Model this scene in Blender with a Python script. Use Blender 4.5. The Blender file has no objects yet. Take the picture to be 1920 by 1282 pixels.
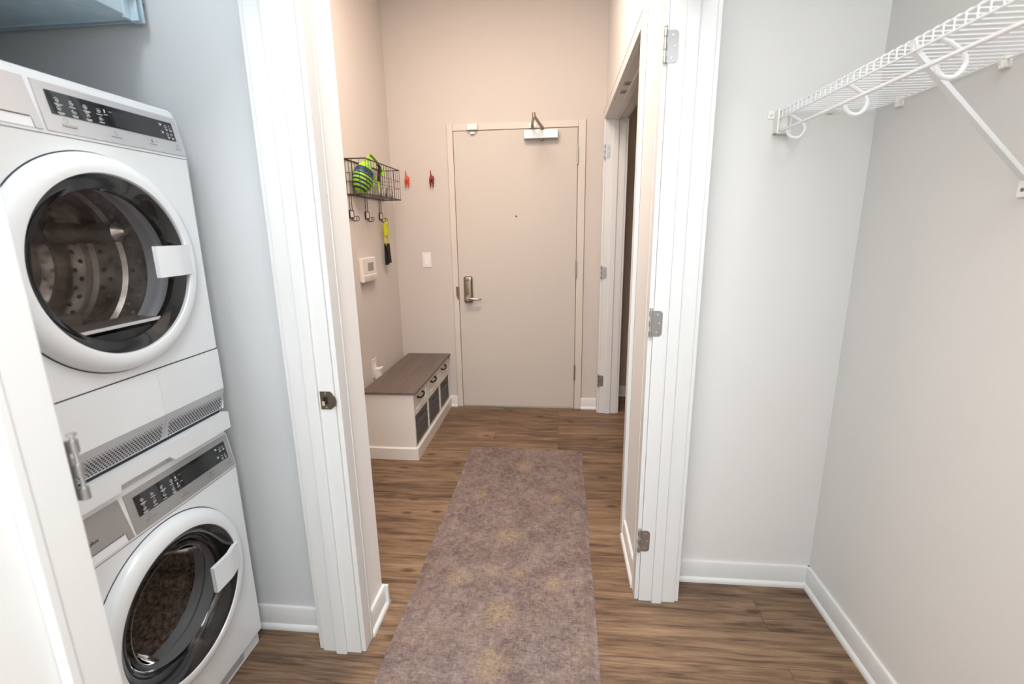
import bpy, bmesh, math, random
from mathutils import Vector, Matrix
random.seed(7)
C = bpy.context.scene.collection
SC = bpy.context.scene
PI = math.pi

# ------------------------------------------------------------------ materials
def new_mat(name):
    m = bpy.data.materials.new(name); m.use_nodes = True
    nt = m.node_tree; b = nt.nodes['Principled BSDF']
    return m, nt, b
def N(nt, typ, **kw):
    n = nt.nodes.new(typ)
    for k, v in kw.items():
        if hasattr(n, k): setattr(n, k, v)
    return n
def lin(c):
    return tuple((x/12.92 if x <= 0.04045 else ((x+0.055)/1.055)**2.4) for x in c)
def rgb(r, g, b): return lin((r/255, g/255, b/255)) + (1,)
def plain(name, col, rough=0.5, metal=0.0, bump=0.0, bscale=200, var=0.0, vscale=4, spec=0.5, coat=0.0):
    m, nt, b = new_mat(name)
    b.inputs['Base Color'].default_value = col
    b.inputs['Roughness'].default_value = rough
    b.inputs['Metallic'].default_value = metal
    b.inputs['Specular IOR Level'].default_value = spec
    b.inputs['Coat Weight'].default_value = coat
    b.inputs['Coat Roughness'].default_value = 0.08
    tc = N(nt, 'ShaderNodeTexCoord')
    if var:
        no = N(nt, 'ShaderNodeTexNoise'); no.inputs['Scale'].default_value = vscale; no.inputs['Detail'].default_value = 4
        nt.links.new(tc.outputs['Object'], no.inputs['Vector'])
        mx = N(nt, 'ShaderNodeMix', data_type='RGBA')
        mx.inputs[6].default_value = tuple(x*(1-var) for x in col[:3]) + (1,)
        mx.inputs[7].default_value = tuple(min(1, x*(1+var)) for x in col[:3]) + (1,)
        nt.links.new(no.outputs['Fac'], mx.inputs[0]); nt.links.new(mx.outputs[2], b.inputs['Base Color'])
    if bump:
        no = N(nt, 'ShaderNodeTexNoise'); no.inputs['Scale'].default_value = bscale; no.inputs['Detail'].default_value = 3
        nt.links.new(tc.outputs['Object'], no.inputs['Vector'])
        bp = N(nt, 'ShaderNodeBump'); bp.inputs['Strength'].default_value = bump; bp.inputs['Distance'].default_value = 0.002
        nt.links.new(no.outputs['Fac'], bp.inputs['Height']); nt.links.new(bp.outputs['Normal'], b.inputs['Normal'])
    return m

M = {}
M['wall'] = plain('wall_paint', rgb(222, 220, 217), 0.75, bump=0.12, bscale=260, var=0.012, vscale=2)
M['wall_laundry'] = plain('wall_paint_cool_lit', rgb(208, 209, 209), 0.75, bump=0.12, bscale=260, var=0.012, vscale=2)  # same wall paint; the cooler laundry light is put into its grey
M['wall_hall'] = plain('wall_paint_warm_lit', rgb(202, 192, 184), 0.75, bump=0.12, bscale=260, var=0.012, vscale=2)  # same wall paint with the hall's warm light put into the colour
M['wall_end'] = plain('wall_paint_lit_end', rgb(240, 238, 236), 0.7, bump=0.1, bscale=260)  # same wall paint, lightened in place of light missing on this end
M['wall_left'] = plain('wall_paint_warm_lit_left', rgb(216, 207, 200), 0.75, bump=0.12, bscale=260, var=0.012, vscale=2)  # lighter copy of the hall tone, this wall's brightness put into the colour
M['wall_dark'] = plain('wall_paint_shaded', rgb(170, 152, 138), 0.8, bump=0.1)  # wall paint darkened: shade of the dim closet put into the colour
M['ceiling'] = plain('ceiling_paint', rgb(235, 232, 228), 0.9)
M['trim'] = plain('trim_paint', rgb(219, 218, 216), 0.32, bump=0.04, bscale=60)
M['door'] = plain('entry_door_paint', rgb(201, 192, 183), 0.62, bump=0.05, bscale=120, spec=0.2)
M['frame'] = plain('entry_frame_paint', rgb(210, 199, 188), 0.5, bump=0.03, spec=0.3)
M['appl'] = plain('white_enamel', rgb(238, 241, 243), 0.22, spec=0.5, coat=0.3)
M['appl_plastic'] = plain('white_plastic', rgb(236, 238, 240), 0.3)
M['silver'] = plain('brushed_silver', rgb(176, 174, 172), 0.34, metal=0.55, bump=0.05, bscale=500)
M['silver_light'] = plain('pale_silver', rgb(205, 205, 207), 0.36, metal=0.4)
M['black_gloss'] = plain('black_gloss', rgb(22, 22, 24), 0.06, coat=0.5)
M['black_satin'] = plain('black_satin', rgb(30, 30, 31), 0.35)
M['lcd'] = plain('dark_lcd', rgb(52, 52, 52), 0.12)
M['icon'] = plain('icon_white', rgb(225, 228, 230), 0.5)
M['icon_grey'] = plain('icon_grey', rgb(112, 112, 114), 0.5)
M['gap'] = plain('dark_gap', rgb(38, 42, 52), 0.7)
def mat_mottle(name, scale, p0, p1, c0, c1, rough, metal):
    m, nt, b = new_mat(name); L = nt.links.new
    tc = N(nt, 'ShaderNodeTexCoord'); mp = N(nt, 'ShaderNodeMapping'); mp.inputs['Scale'].default_value = scale
    L(tc.outputs['Object'], mp.inputs['Vector'])
    n = N(nt, 'ShaderNodeTexNoise'); n.inputs['Scale'].default_value = 1; n.inputs['Detail'].default_value = 5; n.inputs['Roughness'].default_value = 0.6
    L(mp.outputs[0], n.inputs['Vector'])
    cr = N(nt, 'ShaderNodeValToRGB'); cr.color_ramp.elements[0].position = p0; cr.color_ramp.elements[1].position = p1
    cr.color_ramp.elements[0].color = c0; cr.color_ramp.elements[1].color = c1
    L(n.outputs['Fac'], cr.inputs[0]); L(cr.outputs[0], b.inputs['Base Color'])
    b.inputs['Roughness'].default_value = rough; b.inputs['Metallic'].default_value = metal
    return m
M['drum'] = mat_mottle('drum_steel', (8, 9, 9), 0.35, 0.68, rgb(128, 118, 112), rgb(224, 216, 210), 0.24, 0.7)
M['drum_wash'] = mat_mottle('washer_drum_steel', (75, 75, 75), 0.36, 0.66, rgb(112, 94, 82), rgb(214, 192, 176), 0.36, 0.3)
M['gasket'] = plain('rubber_gasket', rgb(128, 128, 130), 0.3)
M['dimple'] = plain('drum_dimple', rgb(112, 104, 98), 0.4)
M['collar'] = plain('inner_collar', rgb(205, 210, 218), 0.2, metal=0.3)
M['chrome'] = plain('hinge_steel', rgb(176, 174, 172), 0.34, metal=0.9)
M['nickel'] = plain('satin_nickel', rgb(150, 138, 122), 0.32, metal=0.95)
M['alum'] = plain('closer_aluminium', rgb(186, 188, 186), 0.4, metal=0.45)
M['bronze'] = plain('closer_arm_steel', rgb(150, 135, 115), 0.35, metal=0.85)
M['screw'] = plain('screw_head', rgb(200, 200, 198), 0.3, metal=0.9)
M['wire_white'] = plain('white_vinyl_wire', rgb(240, 241, 242), 0.35)
M['bracket_plastic'] = plain('ivory_plastic', rgb(238, 236, 228), 0.4)
M['wire_dark'] = plain('bronze_wire', rgb(58, 46, 40), 0.45, metal=0.3)
M['iron'] = plain('black_iron', rgb(30, 27, 26), 0.45, metal=0.4)
M['plate_white'] = plain('label_enamel', rgb(226, 214, 206), 0.3)
M['bench_white'] = plain('bench_paint', rgb(226, 220, 213), 0.42, bump=0.03)
M['plastic_warm'] = plain('white_wall_plastic', rgb(232, 224, 218), 0.35)
M['lcd_grey'] = plain('thermostat_lcd', rgb(146, 142, 128), 0.25)
M['lime'] = plain('lime_fabric', rgb(150, 205, 40), 0.6)
M['rope_yellow'] = plain('yellow_rope', rgb(205, 205, 30), 0.6, bump=0.4, bscale=600)
M['strap_black'] = plain('black_webbing', rgb(24, 23, 23), 0.7, bump=0.4, bscale=700)
M['red_orange'] = plain('orange_red_resin', rgb(205, 78, 46), 0.4)
M['dark_red'] = plain('dark_red_resin', rgb(122, 30, 26), 0.35)
M['brass_dark'] = plain('peephole_brass', rgb(70, 52, 40), 0.3, metal=0.6)
M['wood_raw'] = plain('bare_wood', rgb(205, 165, 120), 0.7, var=0.1, vscale=60)

def mat_galv():
    m, nt, b = new_mat('galvanized_steel')
    tc = N(nt, 'ShaderNodeTexCoord')
    vo = N(nt, 'ShaderNodeTexVoronoi'); vo.inputs['Scale'].default_value = 42
    no = N(nt, 'ShaderNodeTexNoise'); no.inputs['Scale'].default_value = 7
    nt.links.new(tc.outputs['Object'], vo.inputs['Vector']); nt.links.new(tc.outputs['Object'], no.inputs['Vector'])
    add = N(nt, 'ShaderNodeMath', operation='MULTIPLY_ADD'); add.inputs[1].default_value = 0.35
    nt.links.new(vo.outputs['Color'], add.inputs[0]); nt.links.new(no.outputs['Fac'], add.inputs[2])
    cr = N(nt, 'ShaderNodeValToRGB'); cr.color_ramp.elements[0].position = 0.35; cr.color_ramp.elements[1].position = 0.95
    cr.color_ramp.elements[0].color = rgb(186, 208, 220); cr.color_ramp.elements[1].color = rgb(208, 226, 234)
    nt.links.new(add.outputs[0], cr.inputs[0]); nt.links.new(cr.outputs[0], b.inputs['Base Color'])
    b.inputs['Metallic'].default_value = 0.08; b.inputs['Roughness'].default_value = 0.42
    return m
M['galv'] = mat_galv()

def mat_glass(name, tint, trans, rough=0.02):
    m, nt, b = new_mat(name)
    out = nt.nodes['Material Output']; nt.nodes.remove(b)
    tr = N(nt, 'ShaderNodeBsdfTransparent'); tr.inputs['Color'].default_value = tint
    gl = N(nt, 'ShaderNodeBsdfGlossy'); gl.inputs['Roughness'].default_value = rough
    fr = N(nt, 'ShaderNodeLayerWeight'); fr.inputs['Blend'].default_value = trans
    mx = N(nt, 'ShaderNodeMixShader')
    nt.links.new(fr.outputs['Fresnel'], mx.inputs[0]); nt.links.new(tr.outputs[0], mx.inputs[1]); nt.links.new(gl.outputs[0], mx.inputs[2])
    nt.links.new(mx.outputs[0], out.inputs[0])
    return m
M['glass_dry'] = mat_glass('smoked_door_glass', (0.88, 0.86, 0.85, 1), 0.13)
M['glass_wash'] = mat_glass('clear_door_bowl', (0.88, 0.87, 0.86, 1), 0.09)

def mat_floor():
    m, nt, b = new_mat('oak_plank_floor')
    L = nt.links.new
    tc = N(nt, 'ShaderNodeTexCoord')
    br = N(nt, 'ShaderNodeTexBrick')
    br.inputs['Scale'].default_value = 1.0; br.inputs['Brick Width'].default_value = 1.22; br.inputs['Row Height'].default_value = 0.152
    br.inputs['Mortar Size'].default_value = 0.0017; br.inputs['Mortar Smooth'].default_value = 0.2
    br.offset = 0.37; br.offset_frequency = 2
    br.inputs['Color1'].default_value = (0.0, 0, 0, 1); br.inputs['Color2'].default_value = (1, 1, 1, 1); br.inputs['Mortar'].default_value = (0.5, 0.5, 0.5, 1)
    L(tc.outputs['Object'], br.inputs['Vector'])
    # per-plank offset of the grain
    mp = N(nt, 'ShaderNodeMapping'); mp.inputs['Scale'].default_value = (1.6, 17.0, 1)
    cm = N(nt, 'ShaderNodeCombineXYZ')
    mu = N(nt, 'ShaderNodeMath', operation='MULTIPLY'); mu.inputs[1].default_value = 37.0
    L(br.outputs['Color'], mu.inputs[0]); L(mu.outputs[0], cm.inputs['X']); L(mu.outputs[0], cm.inputs['Z'])
    va = N(nt, 'ShaderNodeVectorMath', operation='ADD')
    L(tc.outputs['Object'], mp.inputs['Vector']); L(mp.outputs[0], va.inputs[0]); L(cm.outputs[0], va.inputs[1])
    n1 = N(nt, 'ShaderNodeTexNoise'); n1.inputs['Scale'].default_value = 2.0; n1.inputs['Detail'].default_value = 8; n1.inputs['Roughness'].default_value = 0.62; n1.inputs['Distortion'].default_value = 0.5
    L(va.outputs[0], n1.inputs['Vector'])
    mp2 = N(nt, 'ShaderNodeMapping'); mp2.inputs['Scale'].default_value = (7, 190, 1)
    L(tc.outputs['Object'], mp2.inputs['Vector'])
    va2 = N(nt, 'ShaderNodeVectorMath', operation='ADD'); L(mp2.outputs[0], va2.inputs[0]); L(cm.outputs[0], va2.inputs[1])
    n2 = N(nt, 'ShaderNodeTexNoise'); n2.inputs['Scale'].default_value = 1.0; n2.inputs['Detail'].default_value = 4
    L(va2.outputs[0], n2.inputs['Vector'])
    cr = N(nt, 'ShaderNodeValToRGB'); e = cr.color_ramp.elements
    e[0].position = 0.26; e[0].color = rgb(71, 55, 43); e[1].position = 0.76; e[1].color = rgb(152, 126, 100)
    x = cr.color_ramp.elements.new(0.47); x.color = rgb(117, 93, 73)
    mixf = N(nt, 'ShaderNodeMath', operation='MULTIPLY_ADD'); mixf.inputs[1].default_value = 0.46
    sub = N(nt, 'ShaderNodeMath', operation='SUBTRACT'); sub.inputs[1].default_value = 0.5
    mp3 = N(nt, 'ShaderNodeMapping'); mp3.inputs['Scale'].default_value = (5, 75, 1); L(tc.outputs['Object'], mp3.inputs['Vector'])
    va3 = N(nt, 'ShaderNodeVectorMath', operation='ADD'); L(mp3.outputs[0], va3.inputs[0]); L(cm.outputs[0], va3.inputs[1])
    n3 = N(nt, 'ShaderNodeTexNoise'); n3.inputs['Scale'].default_value = 1.0; n3.inputs['Detail'].default_value = 6; n3.inputs['Roughness'].default_value = 0.7
    L(va3.outputs[0], n3.inputs['Vector'])
    av = N(nt, 'ShaderNodeMath', operation='ADD'); L(n2.outputs['Fac'], av.inputs[0]); L(n3.outputs['Fac'], av.inputs[1])
    sub.inputs[1].default_value = 1.0
    L(av.outputs[0], sub.inputs[0]); L(sub.outputs[0], mixf.inputs[0]); L(n1.outputs['Fac'], mixf.inputs[2])
    # plank to plank tone
    ad = N(nt, 'ShaderNodeMath', operation='MULTIPLY_ADD'); ad.inputs[1].default_value = 0.13
    L(br.outputs['Color'], ad.inputs[0]); L(mixf.outputs[0], ad.inputs[2])
    s2 = N(nt, 'ShaderNodeMath', operation='SUBTRACT'); s2.inputs[1].default_value = 0.065
    L(ad.outputs[0], s2.inputs[0]); L(s2.outputs[0], cr.inputs[0])
    # knots
    mpk = N(nt, 'ShaderNodeMapping'); mpk.inputs['Scale'].default_value = (1.5, 3.6, 1)
    L(tc.outputs['Object'], mpk.inputs['Vector'])
    vk = N(nt, 'ShaderNodeTexVoronoi', voronoi_dimensions='2D'); vk.inputs['Scale'].default_value = 1.0; vk.inputs['Randomness'].default_value = 1.0
    L(mpk.outputs[0], vk.inputs['Vector'])
    kr = N(nt, 'ShaderNodeValToRGB'); kr.color_ramp.elements[0].position = 0.018; kr.color_ramp.elements[0].color = (1, 1, 1, 1); kr.color_ramp.elements[1].position = 0.062; kr.color_ramp.elements[1].color = (0, 0, 0, 1)
    L(vk.outputs['Distance'], kr.inputs[0])
    km = N(nt, 'ShaderNodeMix', data_type='RGBA'); km.inputs[7].default_value = rgb(70, 48, 34)
    kf = N(nt, 'ShaderNodeMath', operation='MULTIPLY'); kf.inputs[1].default_value = 0.82
    L(kr.outputs[0], kf.inputs[0]); L(kf.outputs[0], km.inputs[0]); L(cr.outputs[0], km.inputs[6])
    mm = N(nt, 'ShaderNodeMix', data_type='RGBA'); mm.inputs[7].default_value = rgb(66, 46, 32)
    mf = N(nt, 'ShaderNodeMath', operation='MULTIPLY'); mf.inputs[1].default_value = 0.55
    L(br.outputs['Fac'], mf.inputs[0]); L(mf.outputs[0], mm.inputs[0]); L(km.outputs[2], mm.inputs[6])
    L(mm.outputs[2], b.inputs['Base Color'])
    b.inputs['Roughness'].default_value = 0.5; b.inputs['Specular IOR Level'].default_value = 0.28
    bp = N(nt, 'ShaderNodeBump'); bp.inputs['Strength'].default_value = 0.12; bp.inputs['Distance'].default_value = 0.001
    L(n2.outputs['Fac'], bp.inputs['Height']); L(bp.outputs['Normal'], b.inputs['Normal'])
    return m
M['floor'] = mat_floor()

def mat_rug():
    m, nt, b = new_mat('runner_weave')
    L = nt.links.new
    tc = N(nt, 'ShaderNodeTexCoord')
    def noise(scale, detail=6, rough=0.6, vec=None, dist=0.0):
        n = N(nt, 'ShaderNodeTexNoise'); n.inputs['Scale'].default_value = scale; n.inputs['Detail'].default_value = detail
        n.inputs['Roughness'].default_value = rough; n.inputs['Distortion'].default_value = dist
        L(vec or tc.outputs['Object'], n.inputs['Vector']); return n
    def smap(sx, sy):
        mp = N(nt, 'ShaderNodeMapping'); mp.inputs['Scale'].default_value = (sx, sy, 1); L(tc.outputs['Object'], mp.inputs['Vector']); return mp.outputs[0]
    big = noise(7, 6, 0.65)
    cross = noise(1, 4, 0.6, smap(30, 210)); warp = noise(1, 3, 0.6, smap(260, 22))
    fine = noise(240, 2, 0.5)
    def madd(a, k, c):
        x = N(nt, 'ShaderNodeMath', operation='MULTIPLY_ADD'); L(a, x.inputs[0]); x.inputs[1].default_value = k
        if isinstance(c, float): x.inputs[2].default_value = c
        else: L(c, x.inputs[2])
        return x.outputs[0]
    mid = noise(38, 5, 0.75, dist=0.8)
    s = madd(big.outputs['Fac'], 0.24, -0.05)
    s = madd(cross.outputs['Fac'], 0.26, s); s = madd(warp.outputs['Fac'], 0.16, s); s = madd(fine.outputs['Fac'], 0.10, s); s = madd(mid.outputs['Fac'], 0.36, s)
    cr = N(nt, 'ShaderNodeValToRGB'); e = cr.color_ramp.elements
    e[0].position = 0.42; e[0].color = rgb(90, 77, 74); e[1].position = 0.62; e[1].color = rgb(150, 136, 130)
    x = e.new(0.52); x.color = rgb(124, 109, 104)
    L(s, cr.inputs[0])
    # worn golden motifs: rosettes repeated along the runner plus a border scroll
    sep = N(nt, 'ShaderNodeSeparateXYZ'); L(tc.outputs['Object'], sep.inputs[0])
    ab = N(nt, 'ShaderNodeMath', operation='ABSOLUTE'); L(sep.outputs['X'], ab.inputs[0])
    def M2(op, a, b_, c=None, clamp=False):
        n = N(nt, 'ShaderNodeMath', operation=op, use_clamp=clamp)
        for k, x_ in enumerate((a, b_, c)):
            if x_ is None: continue
            if isinstance(x_, (int, float)): n.inputs[k].default_value = x_
            else: L(x_, n.inputs[k])
        return n.outputs[0]
    def spots(u0, v0, per, r, amp):
        du = M2('SUBTRACT', ab.outputs[0], u0); dv = M2('SUBTRACT', sep.outputs['Y'], v0)
        dv = M2('WRAP', dv, per/2, -per/2)
        d = M2('SQRT', M2('ADD', M2('MULTIPLY', du, du), M2('MULTIPLY', dv, dv)), 0)
        return M2('MULTIPLY', M2('SUBTRACT', 1.0, M2('DIVIDE', d, r), clamp=True), amp)
    sp = M2('MAXIMUM', spots(0.203, -0.605, 0.64, 0.062, 1.5), spots(0.0, -0.94, 0.70, 0.085, 1.5))
    sp = M2('MAXIMUM', sp, spots(0.0, -1.41, 1.17, 0.09, 1.6)); sp = M2('MAXIMUM', sp, spots(0.05, -1.19, 1.3, 0.045, 1.2))
    sp = M2('MAXIMUM', sp, spots(0.31, -0.2, 0.17, 0.05, 0.55))
    det = noise(60, 5, 0.75, dist=1.5)
    r2 = N(nt, 'ShaderNodeValToRGB'); r2.color_ramp.elements[0].position = 0.44; r2.color_ramp.elements[1].position = 0.58
    L(det.outputs['Fac'], r2.inputs[0])
    wide = noise(5.5, 3, 0.6)
    wv = M2('MULTIPLY', M2('SUBTRACT', wide.outputs['Fac'], 0.46), 2.6, clamp=True)
    ga = M2('MULTIPLY', M2('ADD', M2('MULTIPLY', wv, 0.45), sp), r2.outputs[0])
    ga = M2('MULTIPLY', ga, 0.72, clamp=True)
    ga = M2('MINIMUM', ga, 0.8)
    mx = N(nt, 'ShaderNodeMix', data_type='RGBA'); mx.inputs[7].default_value = rgb(160, 139, 106)
    L(ga, mx.inputs[0]); L(cr.outputs[0], mx.inputs[6])
    # plain darker selvedge line just inside the edge
    b2 = N(nt, 'ShaderNodeMath', operation='COMPARE'); L(ab.outputs[0], b2.inputs[0]); b2.inputs[1].default_value = 0.34; b2.inputs[2].default_value = 0.012
    b3 = N(nt, 'ShaderNodeMath', operation='MULTIPLY'); L(b2.outputs[0], b3.inputs[0]); b3.inputs[1].default_value = 0.3
    mx2 = N(nt, 'ShaderNodeMix', data_type='RGBA'); mx2.inputs[7].default_value = rgb(118, 97, 94)
    L(b3.outputs[0], mx2.inputs[0]); L(mx.outputs[2], mx2.inputs[6])
    L(mx2.outputs[2], b.inputs['Base Color'])
    b.inputs['Roughness'].default_value = 0.95; b.inputs['Specular IOR Level'].default_value = 0.1
    bp = N(nt, 'ShaderNodeBump'); bp.inputs['Strength'].default_value = 0.5; bp.inputs['Distance'].default_value = 0.002
    L(s, bp.inputs['Height']); L(bp.outputs['Normal'], b.inputs['Normal'])
    return m
M['rug'] = mat_rug()

def mat_grain(name, c0, c1, sc=(3, 45, 45), rough=0.5):
    m, nt, b = new_mat(name)
    L = nt.links.new
    tc = N(nt, 'ShaderNodeTexCoord'); mp = N(nt, 'ShaderNodeMapping'); mp.inputs['Scale'].default_value = sc
    L(tc.outputs['Object'], mp.inputs['Vector'])
    n = N(nt, 'ShaderNodeTexNoise'); n.inputs['Scale'].default_value = 1; n.inputs['Detail'].default_value = 6; n.inputs['Roughness'].default_value = 0.65
    L(mp.outputs[0], n.inputs['Vector'])
    cr = N(nt, 'ShaderNodeValToRGB'); cr.color_ramp.elements[0].position = 0.3; cr.color_ramp.elements[1].position = 0.7
    cr.color_ramp.elements[0].color = c0; cr.color_ramp.elements[1].color = c1
    L(n.outputs['Fac'], cr.inputs[0]); L(cr.outputs[0], b.inputs['Base Color']); b.inputs['Roughness'].default_value = rough
    return m
M['bench_top'] = mat_grain('bench_top_veneer', rgb(92, 80, 74), rgb(114, 100, 93), (45, 3, 45))
M['crate'] = mat_grain('weathered_grey_wood', rgb(82, 78, 78), rgb(112, 107, 106), (40, 4, 60), 0.7)

def mat_toy():
    m, nt, b = new_mat('striped_toy_fabric')
    L = nt.links.new
    tc = N(nt, 'ShaderNodeTexCoord'); sep = N(nt, 'ShaderNodeSeparateXYZ'); L(tc.outputs['Object'], sep.inputs[0])
    # long axis is local Z from -1 to 1
    wv = N(nt, 'ShaderNodeMath', operation='MULTIPLY'); L(sep.outputs['Z'], wv.inputs[0]); wv.inputs[1].default_value = 2*PI/0.0215
    sn = N(nt, 'ShaderNodeMath', operation='SINE'); L(wv.outputs[0], sn.inputs[0])
    gt = N(nt, 'ShaderNodeMath', operation='GREATER_THAN'); L(sn.outputs[0], gt.inputs[0]); gt.inputs[1].default_value = 0.05
    # solid navy yoke, then plain lime crown
    def rng(c, w):
        n = N(nt, 'ShaderNodeMath', operation='COMPARE'); L(sep.outputs['Z'], n.inputs[0]); n.inputs[1].default_value = c; n.inputs[2].default_value = w; return n.outputs[0]
    yoke = rng(0.030, 0.018); mid = rng(-0.038, 0.05)
    a = N(nt, 'ShaderNodeMath', operation='MULTIPLY'); L(gt.outputs[0], a.inputs[0]); L(mid, a.inputs[1])
    mx_ = N(nt, 'ShaderNodeMath', operation='MAXIMUM'); L(a.outputs[0], mx_.inputs[0]); L(yoke, mx_.inputs[1])
    # lime side seam
    sd = N(nt, 'ShaderNodeMath', operation='LESS_THAN'); L(sep.outputs['Y'], sd.inputs[0]); sd.inputs[1].default_value = 0.056
    f = N(nt, 'ShaderNodeMath', operation='MULTIPLY'); L(mx_.outputs[0], f.inputs[0]); L(sd.outputs[0], f.inputs[1])
    mx = N(nt, 'ShaderNodeMix', data_type='RGBA'); mx.inputs[6].default_value = rgb(158, 212, 48); mx.inputs[7].default_value = rgb(32, 58, 96)
    L(f.outputs[0], mx.inputs[0]); L(mx.outputs[2], b.inputs['Base Color']); b.inputs['Roughness'].default_value = 0.55
    return m
M['toy'] = mat_toy()
def mat_packet():
    m, nt, b = new_mat('printed_packet')
    L = nt.links.new
    tc = N(nt, 'ShaderNodeTexCoord')
    wv = N(nt, 'ShaderNodeTexWave'); wv.inputs['Scale'].default_value = 14; wv.inputs['Distortion'].default_value = 5; wv.inputs['Detail'].default_value = 1
    L(tc.outputs['Object'], wv.inputs['Vector'])
    cr = N(nt, 'ShaderNodeValToRGB'); cr.color_ramp.interpolation = 'CONSTANT'
    cr.color_ramp.elements[0].color = rgb(50, 68, 104); cr.color_ramp.elements[1].position = 0.22; cr.color_ramp.elements[1].color = rgb(190, 198, 210)
    x = cr.color_ramp.elements.new(0.6); x.color = rgb(232, 220, 214)
    L(wv.outputs['Fac'], cr.inputs[0]); L(cr.outputs[0], b.inputs['Base Color']); b.inputs['Roughness'].default_value = 0.4
    return m
M['packet'] = mat_packet()

# ------------------------------------------------------------------ mesh builder
class MB:
    def __init__(self): self.bm = bmesh.new(); self.mi = 0; self.bev = False
    def _set(self, faces):
        for f in faces: f.material_index = self.mi
    def box(self, x0, x1, y0, y1, z0, z1, bevel=0.0, seg=2):
        b = self.bm
        vs = [b.verts.new((x, y, z)) for x in (x0, x1) for y in (y0, y1) for z in (z0, z1)]
        F = [(0,1,3,2),(4,6,7,5),(0,4,5,1),(2,3,7,6),(0,2,6,4),(1,5,7,3)]
        fs = [b.faces.new([vs[i] for i in f]) for f in F]
        self._set(fs)
        if bevel > 0:
            self.bev = True
            es = list({e for f in fs for e in f.edges})
            r = bmesh.ops.bevel(b, geom=es, offset=bevel, segments=seg, affect='EDGES', profile=0.5)
            self._set([f for f in r['faces']])
        return self
    def prism(self, poly, fn, a0, a1):
        """poly of 2D points; fn(u,v,a)->xyz ; extruded from a0 to a1"""
        b = self.bm; n = len(poly)
        A = [b.verts.new(fn(u, v, a0)) for u, v in poly]; B = [b.verts.new(fn(u, v, a1)) for u, v in poly]
        fs = [b.faces.new(A[::-1]), b.faces.new(B)]
        for i in range(n): fs.append(b.faces.new((A[i], A[(i+1) % n], B[(i+1) % n], B[i])))
        self._set(fs); return self
    def quad(self, *pts):
        f = self.bm.faces.new([self.bm.verts.new(p) for p in pts]); self._set([f]); return self
    def tube(self, pts, r, seg=8, closed=False, caps=True):
        pts = [Vector(p) for p in pts]; n = len(pts)
        rr = r if isinstance(r, (list, tuple)) else [r]*n
        rings = []; nrm = None
        for i, p in enumerate(pts):
            a = pts[i-1] if (i > 0 or closed) else p
            c = pts[(i+1) % n] if (i < n-1 or closed) else p
            t = (c-a).normalized()
            if nrm is None:
                nrm = t.orthogonal().normalized()
            else:
                nrm = (nrm - t*nrm.dot(t))
                nrm = nrm.normalized() if nrm.length > 1e-6 else t.orthogonal().normalized()
            bn = t.cross(nrm)
            rings.append([self.bm.verts.new(p + (nrm*math.cos(2*PI*k/seg) + bn*math.sin(2*PI*k/seg))*rr[i]) for k in range(seg)])
        fs = []
        for i in range(n if closed else n-1):
            A = rings[i]; B = rings[(i+1) % n]
            for k in range(seg): fs.append(self.bm.faces.new((A[k], A[(k+1) % seg], B[(k+1) % seg], B[k])))
        if caps and not closed:
            fs.append(self.bm.faces.new(rings[0][::-1])); fs.append(self.bm.faces.new(rings[-1]))
        self._set(fs); return self
    def lathe(self, prof, origin, axis='X', seg=48, closed=False):
        """prof: list of (r, h) along the axis"""
        o = Vector(origin); rings = []
        for r, h in prof:
            ring = []
            for k in range(seg):
                a = 2*PI*k/seg; c, s = math.cos(a)*r, math.sin(a)*r
                p = {'X': (h, c, s), 'Y': (s, h, c), 'Z': (c, s, h)}[axis]
                ring.append(self.bm.verts.new(o + Vector(p)))
            rings.append(ring)
        fs = []
        m = len(rings)
        for i in range(m if closed else m-1):
            A = rings[i]; B = rings[(i+1) % m]
            for k in range(seg): fs.append(self.bm.faces.new((A[k], A[(k+1) % seg], B[(k+1) % seg], B[k])))
        if not closed:
            for ring, (r, h) in ((rings[0], prof[0]), (rings[-1], prof[-1])):
                if r < 1e-3: pass
        self._set(fs); return self
    def disc(self, origin, r, axis='X', seg=24):
        o = Vector(origin); vs = []
        for k in range(seg):
            a = 2*PI*k/seg; c, s = math.cos(a)*r, math.sin(a)*r
            vs.append(self.bm.verts.new(o + Vector({'X': (0, c, s), 'Y': (s, 0, c), 'Z': (c, s, 0)}[axis])))
        f = self.bm.faces.new(vs); self._set([f]); return self
    def sphere(self, c, r, sc=(1, 1, 1), rot=None, seg=24):
        mt = Matrix.Translation(c) @ (rot or Matrix.Identity(4)) @ Matrix.Diagonal((r*sc[0], r*sc[1], r*sc[2], 1))
        res = bmesh.ops.create_uvsphere(self.bm, u_segments=seg, v_segments=max(8, seg//2), radius=1, matrix=mt)
        self._set({f for v in res['verts'] for f in v.link_faces}); return self

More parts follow.
